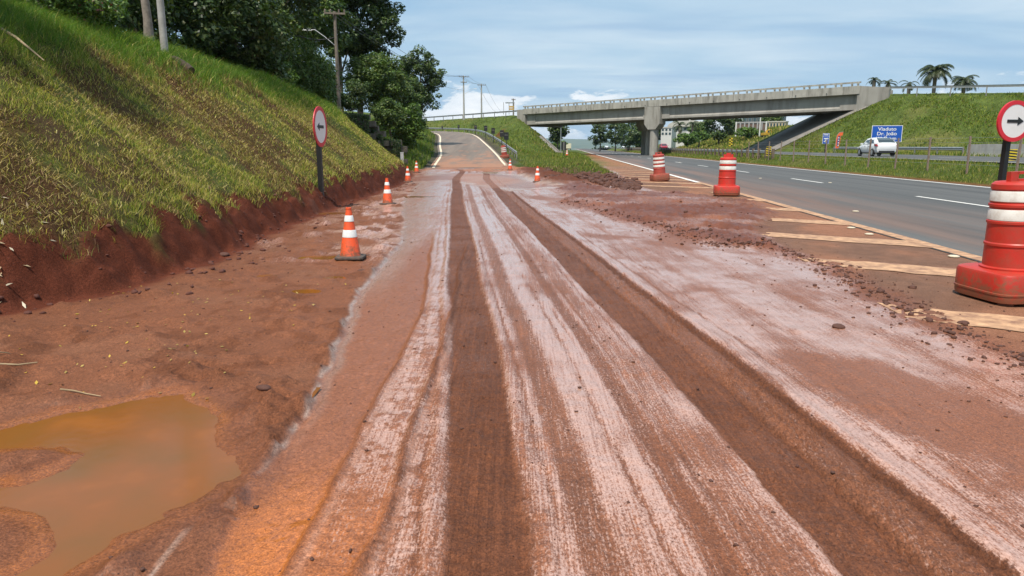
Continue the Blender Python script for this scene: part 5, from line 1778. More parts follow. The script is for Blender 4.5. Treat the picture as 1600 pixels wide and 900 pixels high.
def near_z(x, y):
    """heights by sampling the fine ground grid"""
    out = np.empty(len(x))
    fi = np.interp(y, ys, np.arange(len(ys)))
    i0 = np.clip(fi.astype(int), 0, len(ys) - 2); fy = fi - i0
    cj = np.interp(x, cl, np.arange(len(cl)))
    j0 = np.clip(cj.astype(int), 0, len(cl) - 2); fx_ = cj - j0
    g = GZ
    out = (g[i0, j0] * (1 - fx_) + g[i0, j0 + 1] * fx_) * (1 - fy) + (g[i0 + 1, j0] * (1 - fx_) + g[i0 + 1, j0 + 1] * fx_) * fy
    return out


def bank_grass():
    x = []; y = []; sz = []
    for (y0, y1, n) in ((6.0, 11, 88000), (11, 18, 84000), (18, 30, 72000), (30, 47, 52000)):
        yy = RNG.uniform(y0, y1, n); dd = RNG.uniform(0.35, 7.6, n)
        x.append(toe_x(yy) - dd); y.append(yy); sz.append(np.full(n, (0.0058 if y0 < 10 else 0.0078 if y0 < 17 else 0.013 if y0 < 29 else 0.020)))
    x = np.concatenate(x); y = np.concatenate(y); w = np.concatenate(sz)
    d = toe_x(y) - x
    nb = fbm(x * 1.7, y * 1.7, 4, 181); n2 = fbm(x * 7, y * 7, 4, 103)
    edge = d + 0.75 * (nb - 0.5) + 0.3 * (n2 - .5)
    bare = sst(0.50, 0.62, fbm(x * 0.55, y * 0.75, 4, 185)) * (1 - sst(24, 30, y)) * (d < 4.4)
    tuft = fbm(x * 2.2, y * 2.2, 3, 301)
    keep = (edge > 0.42) & (RNG.uniform(0, 1, len(x)) > bare * 0.45) & (RNG.uniform(0, 1, len(x)) < 0.35 + 1.1 * sst(0.3, 0.65, tuft))
    x, y, d, w, tuft, bare, edge = [q[keep] for q in (x, y, d, w, tuft, bare, edge)]
    n = len(x)
    tall = sst(2.9, 4.3, d + 0.8 * (fbm(x * .8, y * .8, 3, 303) - .5))
    dry = sst(0.42, 0.62, fbm(x * 0.7, y * 0.9, 4, 305)) * (1 - tall)
    # the lower bank dries out, the brow stays lush
    g = pick(n, [GREEN, LIME, OLIVE, STRAW], [2.4, 4.4, 2.2, 3.2])
    s_ = pick(n, [STRAW, LIME, BROWN, OLIVE], [4, 2.2, 2.2, 1.6])
    u_ = pick(n, [LUSH, GREEN, OLIVE], [4, 4, 1])
    r = RNG.uniform(0, 1, n)
    col = np.where((r < dry * 0.75)[:, None], s_, g)
    col = np.where((RNG.uniform(0, 1, n) < tall * 0.9)[:, None], u_, col)
    col = np.where((RNG.uniform(0, 1, n) < bare * 0.7)[:, None], pick(n, [BROWN, STRAW, OLIVE, GREEN], [5, 1.3, 2, 1]), col)
    h = (0.045 + 0.105 * tuft) * RNG.uniform(0.45, 1.35, n) + tall * RNG.uniform(0.05, 0.34, n)
    h = h + (edge < 1.0) * 0.05
    grass('grass', x, y, near_z(x, y), h, w * RNG.uniform(0.7, 1.4, n), col * 1.28, 'green and straw coloured grass covering the left bank', 1.25)


bank_grass()
# flattened dead stalks lying on the bank
n_ = 42000
yy = 6 + 26 * RNG.uniform(0, 1, n_) ** 1.5; dd_ = RNG.uniform(0.5, 4.6, n_); xx = toe_x(yy) - dd_
k_ = RNG.uniform(0, 1, n_) < 0.2 + 0.8 * sst(.42, .62, fbm(xx * .9, yy * .9, 4, 309)); xx, yy = xx[k_], yy[k_]
hs_ = RNG.uniform(.05, .12, len(xx))
grass('dead_grass', xx, yy, near_z(xx, yy) + .03, hs_, .006 + .0004 * yy, pick(len(xx), [STRAW, (.30, .20, .10), BROWN, (.50, .42, .20)], [4, 3, 2, 1.2]), 'dead straw stalks lying flat among the grass of the left bank', 3.2)


def field_grass(n, region, h0, h1, w, cols, wts, label, zf, dens=None, lean=0.6, jit=.22):
    x, y = region(n)
    if dens is not None:
        k = RNG.uniform(0, 1, len(x)) < dens(x, y)
        x, y = x[k], y[k]
    z = zf(x, y)
    n_ = len(x)
    h = RNG.uniform(h0, h1, n_) * (0.6 + 0.8 * fbm(x * .9, y * .9, 3, 311))
    grass('grass', x, y, z, h, np.full(n_, w) * RNG.uniform(.6, 1.4, n_), pick(n_, cols, wts, jit), label, lean)


def sl_region(s0, s1, l0, l1, pw=1.0):
    def f(n):
        s = RNG.uniform(s0, s1, n); l = l0 + (l1 - l0) * RNG.uniform(0, 1, n) ** pw
        return hw(s, l)
    return f


Hv = lambda x, y: H(x, y)
GORE_Z = lambda x, y: np.where(y < 61.5, gore_near(x, y), H(x, y))


def gore_near(x, y):
    k = y < 61.9
    out = H(x, y)
    if np.any(k): out[k] = ground_style(x[k], y[k])[0]
    return out


def gore_dens(x, y):
    s = s_of(x, y); n1 = fbm(x * 2.1, y * 2.1, 5, 101)
    dd, sd, _ = ramp_near(x, y)
    a0 = x + 0.083 * y
    return ((dd > 4.5) & (sd > 0) & (s < 2.6 + 0.8 * (n1 - .5)) & (y + 5.0 * (n1 - .5) + 1.5 * np.clip(5.6 - a0, 0, 4) > 38.0)) * (0.35 + 0.65 * sst(0.35, 0.6, fbm(x * .7, y * .7, 3, 313)))


field_grass(46000, sl_region(-9, 3.0, 36, 90, 1.5), 0.10, 0.32, 0.026, [GREEN, LUSH, LIME, STRAW, OLIVE, BROWN], [3.4, 1.4, 2.5, 2.2, 2, .8], 'tall grass on the gore between ramp and highway', GORE_Z, gore_dens)
field_grass(22000, sl_region(-14, 3.2, 85, 160, 1.0), 0.2, 0.5, 0.09, [GREEN, LIME, STRAW, OLIVE], [4, 3, 1, 2], 'grass on the slope beside the ramp', Hv,
            lambda x, y: ((ramp_near(x, y)[0] > 4.6) & (s_of(x, y) < 3.0) & (cone_w(x, y) < 5)) * 0.8)
field_grass(26000, sl_region(-75, -4, 130, 215, 1.0), 0.25, 0.55, 0.13, [GREEN, LIME, OLIVE, STRAW], [4, 2.5, 2, .6], 'grass on the left approach embankment', Hv,
            lambda x, y: ((ramp_near(x, y)[0] > 4.6) & (((x - P0[0]) * BN[0] + (y - P0[1]) * BN[1]) < -0.4) & (((x - P0[0]) * BN[0] + (y - P0[1]) * BN[1]) > -18)) * (0.35 + 0.65 * sst(.4, .6, fbm(x * .5, y * .5, 3, 317))))
field_grass(46000, sl_region(18.1, 21.3, 8, 75, 1.5), 0.07, 0.24, 0.020, [GREEN, LIME, STRAW, OLIVE], [4, 2.5, 1.3, 2], 'unmown grass along the median', Hv, lambda x, y: 0.4 + 0.6 * sst(.35, .55, fbm(x * .8, y * .8, 3, 319)))
field_grass(14000, sl_region(18.1, 21.3, 75, 220, 1.3), 0.1, 0.3, 0.06, [GREEN, LIME, STRAW, OLIVE], [4, 2.5, 1.5, 2], 'unmown grass along the far median', Hv)


def emb_region(n):
    p = RNG.uniform(-14, 34, n); q = RNG.uniform(-0.5, 26, n)
    return P1[0] + BE[0] * p - BN[0] * q, P1[1] + BE[1] * p - BN[1] * q


def emb_dens(x, y):
    qv = (x - P1[0]) * BN[0] + (y - P1[1]) * BN[1]; pv = (x - P1[0]) * BE[0] + (y - P1[1]) * BE[1]
    wall_gap = (qv > -0.6) & (pv < 5)
    return ((s_of(x, y) > 34.6) & ~wall_gap) * (0.16 + 0.84 * sst(.42, .62, fbm(x * .55, y * .55, 4, 321)))


field_grass(90000, emb_region, 0.12, 0.37, 0.08, [GREEN, LIME, OLIVE, BROWN, LUSH], [4, 4.2, 1.5, .4, 1.1], 'clumpy grass covering the right embankment', Hv, emb_dens, 0.9, .28)
field_grass(9000, sl_region(33.4, 36.5, 34, 110, 1.2), 0.15, 0.5, 0.05, [GREEN, LIME, STRAW], [4, 3, 2], 'grass at the foot of the right embankment', Hv)
field_grass(18000, sl_region(35, 62, 150, 270, 1.0), 0.3, 0.8, 0.22, [GREEN, LIME, STRAW, OLIVE], [3, 2.5, 3, 2], 'tall grass on the rise beyond the viaduct', Hv)


def left_side(n):
    i = RNG.integers(0, len(RP) - 1, n); f = RNG.uniform(0, 1, n)
    ok = RP[i, 1] > 46
    P = RP[i] + (RP[i + 1] - RP[i]) * f[:, None]
    off = RNG.uniform(3.8, 11, n)
    return P[ok, 0] - off[ok], P[ok, 1]


field_grass(30000, left_side, 0.15, 0.6, 0.05, [GREEN, LUSH, LIME, OLIVE], [4, 2.5, 2, 2], 'tall grass on the left shoulder of the ramp', lambda x, y: H(x, y), None, 0.6)

# ---------------------------------------------------------------- trees


def leaves_mesh(name, P, Nn, size, col, elong=1.7):
    """one bent four-point leaf per row"""
    n = len(P)
    Nn = Nn / np.linalg.norm(Nn, axis=1, keepdims=True)
    r = RNG.normal(size=(n, 3))
    a = np.cross(Nn, r); a /= np.linalg.norm(a, axis=1, keepdims=True)
    b = np.cross(Nn, a)
    L = (size * RNG.uniform(.6, 1.35, n))[:, None] if np.ndim(size) else (size * RNG.uniform(.6, 1.35, n))[:, None]
    W = L / elong
    V = np.empty((n, 4, 3))
    V[:, 0] = P - a * L / 2; V[:, 1] = P + b * W / 2 - Nn * W * .18; V[:, 2] = P + a * L / 2 - Nn * L * .15; V[:, 3] = P - b * W / 2 - Nn * W * .18
    F = (np.arange(n) * 4)[:, None] + np.array([[0, 1, 2, 3]])
    return arr_mesh(name, V.reshape(-1, 3), F, m_leaf, np.repeat(col, 4, 0))


def tree(x, y, zb, h, rx, rz, label, cols, wts, leaf=0.22, nleaf=9000, crown_c=None, clumps=90, cr=0.9, trunk_r=0.2, droop=0.0, bark=None, group=None, shape='round', nname='tree', ry=None, limbs=6, cat='tree'):
    """tapered trunk with limbs; crown of leaf clumps spread through an uneven volume"""
    root = tag(empty(nname, (x, y, zb)), label, cat, group)
    cc = h - rz if crown_c is None else crown_c
    ry = ry or rx
    # clump centres
    nleaf = int(nleaf * 1.25)
    u = RNG.normal(size=(clumps, 3)); u /= np.linalg.norm(u, axis=1, keepdims=True)
    rad = RNG.uniform(0.45, 1.0, clumps) ** 0.55
    lump = 0.78 + 0.45 * RNG.uniform(0, 1, clumps)
    cen = u * rad[:, None] * lump[:, None] * np.array([rx, ry, rz]) * 0.86
    if shape == 'dome': cen[:, 2] = np.abs(cen[:, 2]) * 1.0 - rz * 0.25 * RNG.uniform(0, 1, clumps)
    cen[:, 2] += cc
    crad = cr * RNG.uniform(0.6, 1.25, clumps)
    ci = RNG.choice(clumps, nleaf, p=crad ** 2 / np.sum(crad ** 2))
    v = RNG.normal(size=(nleaf, 3)); v /= np.linalg.norm(v, axis=1, keepdims=True)
    rr = crad[ci] * RNG.uniform(0.35, 1.0, nleaf) ** 0.5
    leaf = leaf * 1.2
    P = cen[ci] + v * rr[:, None] * np.array([1.0, 1.0, 0.72])
    if droop:
        P[:, 2] -= droop * RNG.uniform(0, 1, nleaf) ** 1.5 * (0.4 + 0.6 * np.hypot(P[:, 0] / rx, P[:, 1] / ry))
        P[:, :2] += RNG.normal(size=(nleaf, 2)) * 0.04
    P[:, 2] = np.maximum(P[:, 2], 0.05)
    Nn = v * 0.75 + np.array([0, 0, 0.75]) + RNG.normal(size=(nleaf, 3)) * 0.45
    if droop: Nn = np.concatenate([v[:, :2] + RNG.normal(size=(nleaf, 2)) * .6, RNG.normal(size=(nleaf, 1)) * .35 + .45], 1)
    tone = (0.85 + 0.3 * RNG.uniform(0, 1, clumps))[ci]
    col = pick(nleaf, cols, wts, .2) * tone[:, None]
    link('crown', leaves_mesh('crown', P, Nn, leaf, col, 3.2 if droop else 1.7), root)
    mb = MB()
    top = Vector((random.uniform(-.2, .2) * rx * .4, 0, cc + rz * .35))
    pts = [Vector((0, 0, -0.5)), Vector((0.03, 0, 0.3)), top * 0.35 + Vector((0.1, 0, 0)), top * 0.7, top]
    mb.tube(pts, [trunk_r * 1.5, trunk_r * 1.1, trunk_r * .8, trunk_r * .5, trunk_r * .15], 9)
    for k_ in range(limbs):
        c_ = Vector(cen[RNG.integers(0, clumps)])
        f_ = random.uniform(.25, .75)
        st_ = top * f_
        md = st_.lerp(c_, .5) + Vector((0, 0, -.08 * rx))
        mb.tube([st_, md, c_], [trunk_r * .5, trunk_r * .3, trunk_r * .07], 6)
    mb.build('trunk', bark or m_bark, root, 50)
    return root


DK = [(0.034, 0.062, 0.018), (0.055, 0.092, 0.024), (0.084, 0.124, 0.032), (0.13, 0.15, 0.044)]
MD = [(0.050, 0.090, 0.022), (0.080, 0.130, 0.028), (0.11, 0.165, 0.034), (0.15, 0.18, 0.048)]
BR = [(0.055, 0.105, 0.018), (0.085, 0.155, 0.024), (0.13, 0.20, 0.035)]
W4 = [3, 4, 3, 1]; W3 = [3, 4, 3]
GB = 'trees on the left hilltop'


def gz(x, y): return float(H(np.array([[x]]), np.array([[y]]))[0, 0])


def pt_tree(px, py_c, Y, **kw):
    """tree whose crown centre is seen at (px, py_c) from the road, at distance Y"""
    q = at(px, py_c, Y); z = gz(q.x, q.y)
    return tree(q.x, q.y, z, h=q.z - z + kw['rz'], **kw)


# dark wood behind the brow of the bank
pt_tree(110, -10, 27, rx=3.6, rz=3.2, label='dark leafy tree at the left end of the hilltop, above the grassy brow', cols=DK, wts=W4, leaf=.17, nleaf=9000, clumps=120, cr=.75, group=GB)
pt_tree(205, 30, 31, rx=3.4, rz=3.0, label='dark tree between the bare trunk and the left hilltop shrubs', cols=DK, wts=W4, leaf=.17, nleaf=9000, clumps=120, cr=.75, group=GB)
pt_tree(300, 8, 34, rx=4.0, rz=3.6, label='dense dark tree directly behind the pale concrete pole', cols=DK, wts=W4, leaf=.18, nleaf=15000, clumps=170, cr=.8, group=GB)
pt_tree(370, 55, 36, rx=3.2, rz=2.9, label='dark spreading tree right of the concrete pole, low over the brow', cols=DK, wts=[2, 4, 4, 2], leaf=.17, nleaf=14000, clumps=150, cr=.7, group=GB)
pt_tree(395, -50, 44, rx=5.2, rz=4.2, label='tall dark tree rising out of the picture above the hanging foliage', cols=DK, wts=W4, leaf=.22, nleaf=15000, clumps=170, cr=.95, group=GB)
pt_tree(470, 5, 60, rx=4.4, rz=4.6, label='tall mid green tree behind the lamp pole, left of the dark round crown', cols=MD, wts=[4, 4, 2, 1], leaf=.26, nleaf=14000, clumps=150, cr=.95, group=GB)
pt_tree(556, 28, 72, rx=4.6, rz=5.0, label='big dark rounded tree whose crown stands against the sky', cols=DK + [MD[1]], wts=[3, 4, 3, .8, 1], leaf=.27, nleaf=17000, clumps=170, cr=.8, trunk_r=.3, limbs=9, group=GB)
pt_tree(524, -25, 70, rx=4.6, rz=4.2, label='crown of dark foliage above the lamp pole, touching the upper edge', cols=DK, wts=[3, 4, 3, 1], leaf=.30, nleaf=11000, clumps=110, cr=1.0, group=GB)
# hanging, willow-like foliage
for (px, py, Y, rx, rz, lab) in ((425, 95, 45, 1.7, 2.3, 'hanging fine-leaved tree at the left end of the willowy hedge'), (470, 105, 47, 1.9, 2.2, 'hanging fine-leaved tree in the middle of the willowy hedge'),
                                 (494, 118, 52, 1.5, 2.0, 'hanging fine-leaved tree at the foot of the lamp pole')):
    pt_tree(px, py, Y, rx=rx, rz=rz, label=lab, cols=MD + BR, wts=[2, 3, 3, 1.5, 2, 2, 1], leaf=.20, nleaf=13000, clumps=90, cr=.6, droop=1.9, trunk_r=.12, group='hanging trees on the brow', nname='willow_tree')
pt_tree(437, 126, 42, rx=.9, rz=1.1, label='bright green upright shrub below the hanging foliage', cols=BR, wts=W3, leaf=.10, nleaf=4200, clumps=50, cr=.38, trunk_r=.05, nname='shrub', cat='shrub', group='shrubs on the left')
# lighter bushes and the round tree by the ramp
pt_tree(585, 128, 62, rx=2.9, rz=2.7, label='broad bushy mid green tree right of the lamp pole', cols=MD, wts=[2, 4, 4, 1.5], leaf=.17, nleaf=15000, clumps=150, cr=.65, trunk_r=.15, group=GB)
pt_tree(622, 148, 72, rx=2.4, rz=2.6, label='smaller bushy tree between the broad one and the round ramp tree', cols=MD, wts=[3, 4, 3, .6], leaf=.18, nleaf=10000, clumps=110, cr=.65, trunk_r=.14, group=GB)
q = at(655, 126, 92); z_ = gz(q.x, q.y)
tree(q.x, q.y, at(650, 192, 92).z, at(655, 74, 92).z - at(650, 192, 92).z, 3.0, 4.3, 'solitary round tree with bare trunk standing at the ramp bend', DK, [2, 4, 4, 1.6], leaf=.26, nleaf=10000, clumps=110, cr=.75, trunk_r=.22,
     crown_c=at(655, 126, 92).z - at(650, 192, 92).z, group=GB)
pt_tree(608, 178, 56, rx=1.3, rz=1.2, label='dark shrub behind the stepped stone wall', cols=MD, wts=W4, leaf=.13, nleaf=4500, clumps=50, cr=.45, trunk_r=.05, nname='shrub', cat='shrub', group='shrubs on the left')
pt_tree(632, 196, 58, rx=1.7, rz=1.9, label='bright green shrub right of the stepped stone wall', cols=BR, wts=W3, leaf=.15, nleaf=7500, clumps=80, cr=.5, trunk_r=.06, nname='shrub', cat='shrub', group='shrubs on the left')
pt_tree(548, 150, 54, rx=1.6, rz=1.1, label='low shadowy shrub above the stepped stone wall', cols=DK, wts=W4, leaf=.13, nleaf=5000, clumps=60, cr=.45, trunk_r=.05, nname='shrub', cat='shrub', group='shrubs on the left')
pt_tree(120, 8, 20.5, rx=1.3, rz=.6, label='low pale green brush at the left end of the brow', cols=BR, wts=W3, leaf=.09, nleaf=5000, clumps=60, cr=.35, trunk_r=.04, nname='shrub', cat='shrub', group='shrubs on the left')
pt_tree(60, -2, 18.5, rx=1.7, rz=.7, label='sprawling brush with a few pinkish sprays, highest at the left', cols=BR + [(0.22, .08, .07)], wts=[3, 4, 3, .5], leaf=.09, nleaf=6000, clumps=70, cr=.35, trunk_r=.04, nname='shrub', cat='shrub', group='shrubs on the left')
# bare trunk beside the concrete pole
q = at(231, 45, 24); z_ = gz(q.x, q.y)
tk = tag(empty('tree', (q.x, q.y, z_)), 'slim brown trunk beside the pale pole, rising out of the picture', 'tree', GB)
MB().tube([(0, 0, -.4), (0.02, 0, 1.0), (-.06, 0, 2.6), (.02, 0, 5.0), (.1, 0, 9.0)], [.20, .13, .115, .105, .08], 10).build('trunk', m_barkp, tk, 50)
cP = RNG.normal(size=(5000, 3)) * np.array([1.5, 1.5, .9]) + np.array([-0.6, 0.8, 11.4])
link('crown', leaves_mesh('crown', cP, RNG.normal(size=(5000, 3)) + np.array([0, 0, .8]), .18, pick(5000, DK, W4)), tk)
# creeper over the stone wall
cx_ = []; 
for (p0_, p1_, hh_) in blocks:
    A_, B_ = at(*p0_, 50.0), at(*p1_, 49.2)
    n_ = int(900 * hh_)
    f_ = RNG.uniform(0, 1, n_); dz_ = RNG.uniform(0, 1, n_) ** 1.3 * hh_
    k_ = fbm(f_ * 4, dz_ * 1.5, 3, 331) > 0.42
    cx_.append(np.stack([A_.x + (B_.x - A_.x) * f_ - wo_.x, A_.y + (B_.y - A_.y) * f_ - .34 + RNG.normal(size=n_) * .06 - wo_.y, A_.z + (B_.z - A_.z) * f_ - dz_ - wo_.z], 1)[k_])
cx_ = np.concatenate(cx_)
o = link('creeper', leaves_mesh('creeper', cx_, np.array([0, -1, .4]) + RNG.normal(size=cx_.shape) * .4, .13, pick(len(cx_), DK + [(0.10, .12, .04)], [4, 4, 2, 1, .6])), wall)
tag(o, kind='stuff')

# trees beyond the viaduct
GF = 'trees beyond the viaduct'
for (px, py, Y, rx, rz, lab, cl_) in ((871, 203, 205, 2.6, 3.2, 'dark tree peeping out behind the left abutment', DK), (938, 209, 250, 4.2, 4.2, 'leftmost dark tree of the wood beyond the highway bend', DK),
                                     (962, 206, 240, 4.6, 4.9, 'second dark tree of the wood beyond the highway bend', DK), (984, 205, 225, 4.2, 5.2, 'dark tree of the far wood touching the pier', DK),
                                     (996, 214, 215, 3.4, 3.0, 'low dark tree of the far wood behind the pier', DK), (1024, 204, 230, 2.2, 3.6, 'dark tree showing just right of the pier', DK),
                                     (1093, 203, 205, 2.9, 2.2, 'mid green bushy tree before the white arched hall', MD), (1124, 197, 190, 4.3, 4.2, 'big dark rounded tree under the middle of the right span', DK),
                                     (1146, 190, 215, 3.2, 3.6, 'dark tree behind the big rounded one, under the right span', DK), (1206, 190, 230, 3.0, 3.6, 'grey green tree hidden against the far building', MD)):
    pt_tree(px, py, Y, rx=rx, rz=rz, label=lab, cols=cl_, wts=W4, leaf=.5, nleaf=2600, clumps=60, cr=1.1, trunk_r=.22, limbs=4, group=GF)
for (px, py, Y, rx, rz, lab) in ((1075, 216, 165, 3.6, 1.3, 'rounded green bush on the rise right of the pier'), (1092, 213, 170, 2.8, 1.2, 'second green bush on the rise, below the big dark tree'), (1170, 206, 175, 3.4, 1.0, 'weedy green bush below the slatted fence'),
                                 (873, 226, 230, 2.6, 1.3, 'dark bush at the road edge far behind the left abutment')):
    pt_tree(px, py, Y, rx=rx, rz=rz, label=lab, cols=BR, wts=W3, leaf=.4, nleaf=1800, clumps=50, cr=.7, trunk_r=.08, limbs=3, nname='shrub', cat='shrub', group='bushes beyond the viaduct')
# a far wood that reads as one mass along the valley rim
n_ = 5200
fx_ = RNG.uniform(-140, 150, n_); fy_ = RNG.uniform(520, 560, n_) + 0.0
k_ = (fx_ < 30) | (fx_ > 62)
hh_ = 3.0 + 5.5 * fbm(fx_ * .05, fx_ * 0, 4, 341)
P_ = np.stack([fx_, fy_, -4.5 + RNG.uniform(0, 1, n_) * hh_], 1)[k_]
me = leaves_mesh('distant_wood', P_, RNG.normal(size=P_.shape) + np.array([0, -.4, .8]), 2.2, pick(len(P_), DK, W4), 1.3)
tag(link('distant_wood', me), 'low dark belt of far trees along the valley rim', kind='stuff')

# ---------------------------------------------------------------- palms
m_frond = m_leaf


def palm(px, py, Y, zbase, R, n, label, leafcol, group, Lfr=1.0, seedy=0, trunk_r=.28):
    ctr = at(px, py, Y)
    root = tag(empty('palm_tree', (ctr.x, ctr.y, zbase)), label, 'palm tree', group)
    hc = ctr.z - zbase
    MB().tube([(0, 0, -.4), (0.05, 0, hc * .5), (0, 0, hc)], [trunk_r * 1.25, trunk_r, trunk_r * 1.1], 10).build('trunk', m_barkp, root, 50)
    for i in range(n):
        az = 2 * math.pi * i / n + random.uniform(-.2, .2) + (i % 3) * .7
        el = random.choice([.15, .45, .75, 1.05, 1.3, -.15]) + random.uniform(-.12, .12)
        L = R * random.uniform(.85, 1.15)
        pts = []; p_ = Vector((0, 0, hc)); d_el = el
        m_ = 9
        for k_ in range(m_ + 1):
            pts.append(p_.copy())
            dv_ = Vector((math.cos(az) * math.cos(d_el), math.sin(az) * math.cos(d_el), math.sin(d_el)))
            p_ = p_ + dv_ * L / m_
            d_el -= (1.75 + .5 * (el > .6)) / m_ * Lfr
        V = []; F = []; side = Vector((-math.sin(az), math.cos(az), 0))
        for k_ in range(m_ * 3):
            f_ = (k_ + 1) / (m_ * 3 + 1) * m_
            j = min(int(f_), m_ - 1); b_ = pts[j].lerp(pts[j + 1], f_ - j); dd_ = (pts[j + 1] - pts[j]).normalized()
            ll_ = L * .28 * math.sin(math.pi * min(.98, .12 + .86 * f_ / m_)) ** .6
            for sg_ in (1, -1):
                t_ = b_ + (side * sg_ * .75 + dd_ * .55 + Vector((0, 0, -.42))) * ll_
                w_ = dd_ * L * .020
                o_ = len(V); V += [b_ - w_, b_ + w_, t_]; F.append((o_, o_ + 1, o_ + 2))
        for k_ in range(m_):
            o_ = len(V); w_ = side * .02 * R * .5; V += [pts[k_] - w_, pts[k_] + w_, pts[k_ + 1]]; F.append((o_, o_ + 1, o_ + 2))
        V = np.array([tuple(v_) for v_ in V])
        cc_ = np.repeat(pick(len(F), leafcol, [1] * len(leafcol), .2), 3, 0)
        link('frond', arr_mesh('frond', V, np.array(F), m_leaf, cc_), root)
    return root


PG = [(0.028, 0.045, 0.018), (0.045, 0.065, 0.025), (0.075, 0.085, 0.035)]
palm(1462, 113, 120, 5.5, 3.2, 48, 'largest palm behind the right embankment, full arching crown', PG, 'palms behind the embankment')
palm(1507, 127, 122, 5.0, 2.6, 32, 'spreading palm just right of the largest palm', PG, 'palms behind the embankment')
palm(1366, 126, 128, 5.5, 1.9, 10, 'thin feathery palm at the end of the viaduct railing', PG, 'palms behind the embankment')
palm(1388, 131, 132, 5.5, 1.9, 12, 'low palm just right of the thin feathery palm', PG, 'palms behind the embankment')
palm(1421, 131, 126, 5.0, 1.9, 9, 'sparse palm with two raised fronds, left of the largest palm', PG, 'palms behind the embankment')
palm(1062, 196, 185, 3.5, 2.6, 16, 'dark palm before the white arched hall, under the right span', PG, 'palms under the right span')
palm(1082, 194, 190, 3.5, 2.4, 14, 'second dark palm under the right span, beside the bushy tree', PG, 'palms under the right span')

# ---------------------------------------------------------------- buildings beyond
m_wh = mat('white_render', (0.62, 0.61, 0.58), 0.8, 0.05, .5); m_cr = mat('cream_render', (0.55, 0.44, 0.28), 0.8, 0.08, .5); m_roof = mat('pale_roof', (0.50, 0.47, 0.42), 0.6, 0.06, .4)
m_win = mat('window_glass', (0.05, 0.085, 0.10), 0.08, 0.15, .3, spec=.8); m_ochre = mat('ochre_render', (0.42, 0.25, 0.10), 0.8, 0.1, .5); m_grey = mat('grey_render', (0.33, 0.32, 0.32), .8, .08, .5)


def building(px, pyb, Y, w, d, h, label, wall_m, nfl, nw, roof='flat', yaw=-.5, cat='building', roofm=None, ah=2.2):
    q = at(px, pyb, Y); z = gz(q.x, q.y) - .6
    root = tag(empty('building', (q.x, q.y, z), yaw), label, cat)
    hb = q.z - z + h
    MB().box((0, d / 2, hb / 2), (w, d, hb)).build('wall', wall_m, root)
    for f_ in range(nfl):
        for i in range(nw):
            wx = -w / 2 + w * (i + .5) / nw; wz = hb - h + h * (f_ + .55) / nfl
            fr_ = MB().box((wx, -.03, wz), (w / nw * .62, .10, h / nfl * .56)).build('window', m_grey if wall_m is not m_grey else m_wh, root)
            MB().box((wx, -.09, wz), (w / nw * .54, .05, h / nfl * .48)).build('pane', m_win, fr_)
    if roof == 'arch':
        n_ = 12
        poly = [(w / 2 * 1.04 * math.cos(math.pi * k_ / n_), hb + ah * math.sin(math.pi * k_ / n_)) for k_ in range(n_ + 1)]
        MB().prism(poly, -.8, d + .5).build('roof', roofm or m_roof, root, 30)
        MB().box((0, d * .4, hb + ah + .25), (1.6, 1.6, .7)).build('roof_vent', m_grey, root)
    elif roof == 'gable':
        MB().prism([(-w / 2 - .4, hb), (0, hb + h * .3), (w / 2 + .4, hb)], -.5, d + .5).build('roof', roofm or m_roof, root)
    else:
        MB().box((0, d / 2, hb + .12), (w + .3, d + .3, .3)).build('roof', roofm or m_roof, root)
    return root


building(1072, 205, 240, 12, 14, 1.5, 'white hall with a pale arched roof beyond the pier', m_wh, 1, 5, 'arch')
building(1041, 212, 225, 3.4, 5, 2.4, 'small white flat-roofed block beside the arched hall', m_wh, 2, 3)
building(1190, 195, 235, 12, 10, 9, 'dark glass fronted building under the right end of the viaduct', mat('dark_cladding', (.09, .11, .115), .5, .1, .5), 3, 8)
q = at(1226, 195, 190)
building(1212, 200, 200, 5, 3, 1.6, 'low cream rendered block under the viaduct end', m_cr, 1, 6, yaw=-.6)
# slatted fence on the rise
fz = at(1150, 203, 185); ft = tag(empty('slat_fence', (fz.x, fz.y, gz(fz.x, fz.y)), -.5), 'pale slatted fence with square posts on the rise under the right span', 'fence')
hb = fz.z - gz(fz.x, fz.y) + 1.2
for i in range(8):
    MB().box((i * 1.05, 0, hb - 1.0), (.34, .3, 3.6)).build('post', m_wh if i in (0, 7) else m_grey, ft)
MB().box((3.7, .05, hb + .62), (7.9, .22, .35)).build('rail', m_grey, ft)
MB().box((3.7, .12, hb - .8), (7.9, .08, 2.4)).build('panel', mat('fence_brown', (.16, .11, .09), .9, .2, 2), ft)
q = at(1187.5, 197, 170)
tag(MB().tube([(q.x, q.y, gz(q.x, q.y) - .3), (q.x, q.y, at(1187.5, 176, 170).z)], .16, 8).build('lamp_post', m_wh), 'white lamp post before the dark glass fronted building', 'lamp post')
# yellow digger parked by the far building
m_dig = mat('digger_yellow', (0.62, 0.36, 0.04), .5, .08, 2, dirt=(.3, .17, .06), dirtamt=.4)
q = at(1197, 203, 165); z_ = gz(q.x, q.y)
dg = tag(empty('excavator', (q.x, q.y, z_ - .05), .4), 'small yellow excavator standing at the top of the paved slope', 'excavator')
for sg_ in (-.8, .8): MB().prism([(-1.4, .15), (-1.5, .4), (-1.3, .7), (1.3, .7), (1.5, .4), (1.4, .15)], sg_ - .22, sg_ + .22).build('track', m_trim, dg)
MB().prism([(-1.5, .8), (-1.6, 1.6), (-.2, 1.7), (.9, 1.5), (1.0, .8)], -.95, .95).build('body', m_dig, dg)
cb = MB().prism([(-.2, 1.6), (-.1, 2.6), (.7, 2.6), (1.0, 1.6)], -.95, 0).build('cab', m_dig, dg)
MB().prism([(0.0, 1.75), (.05, 2.45), (.62, 2.45), (.82, 1.75)], -.965, .01).build('window', m_win, cb)
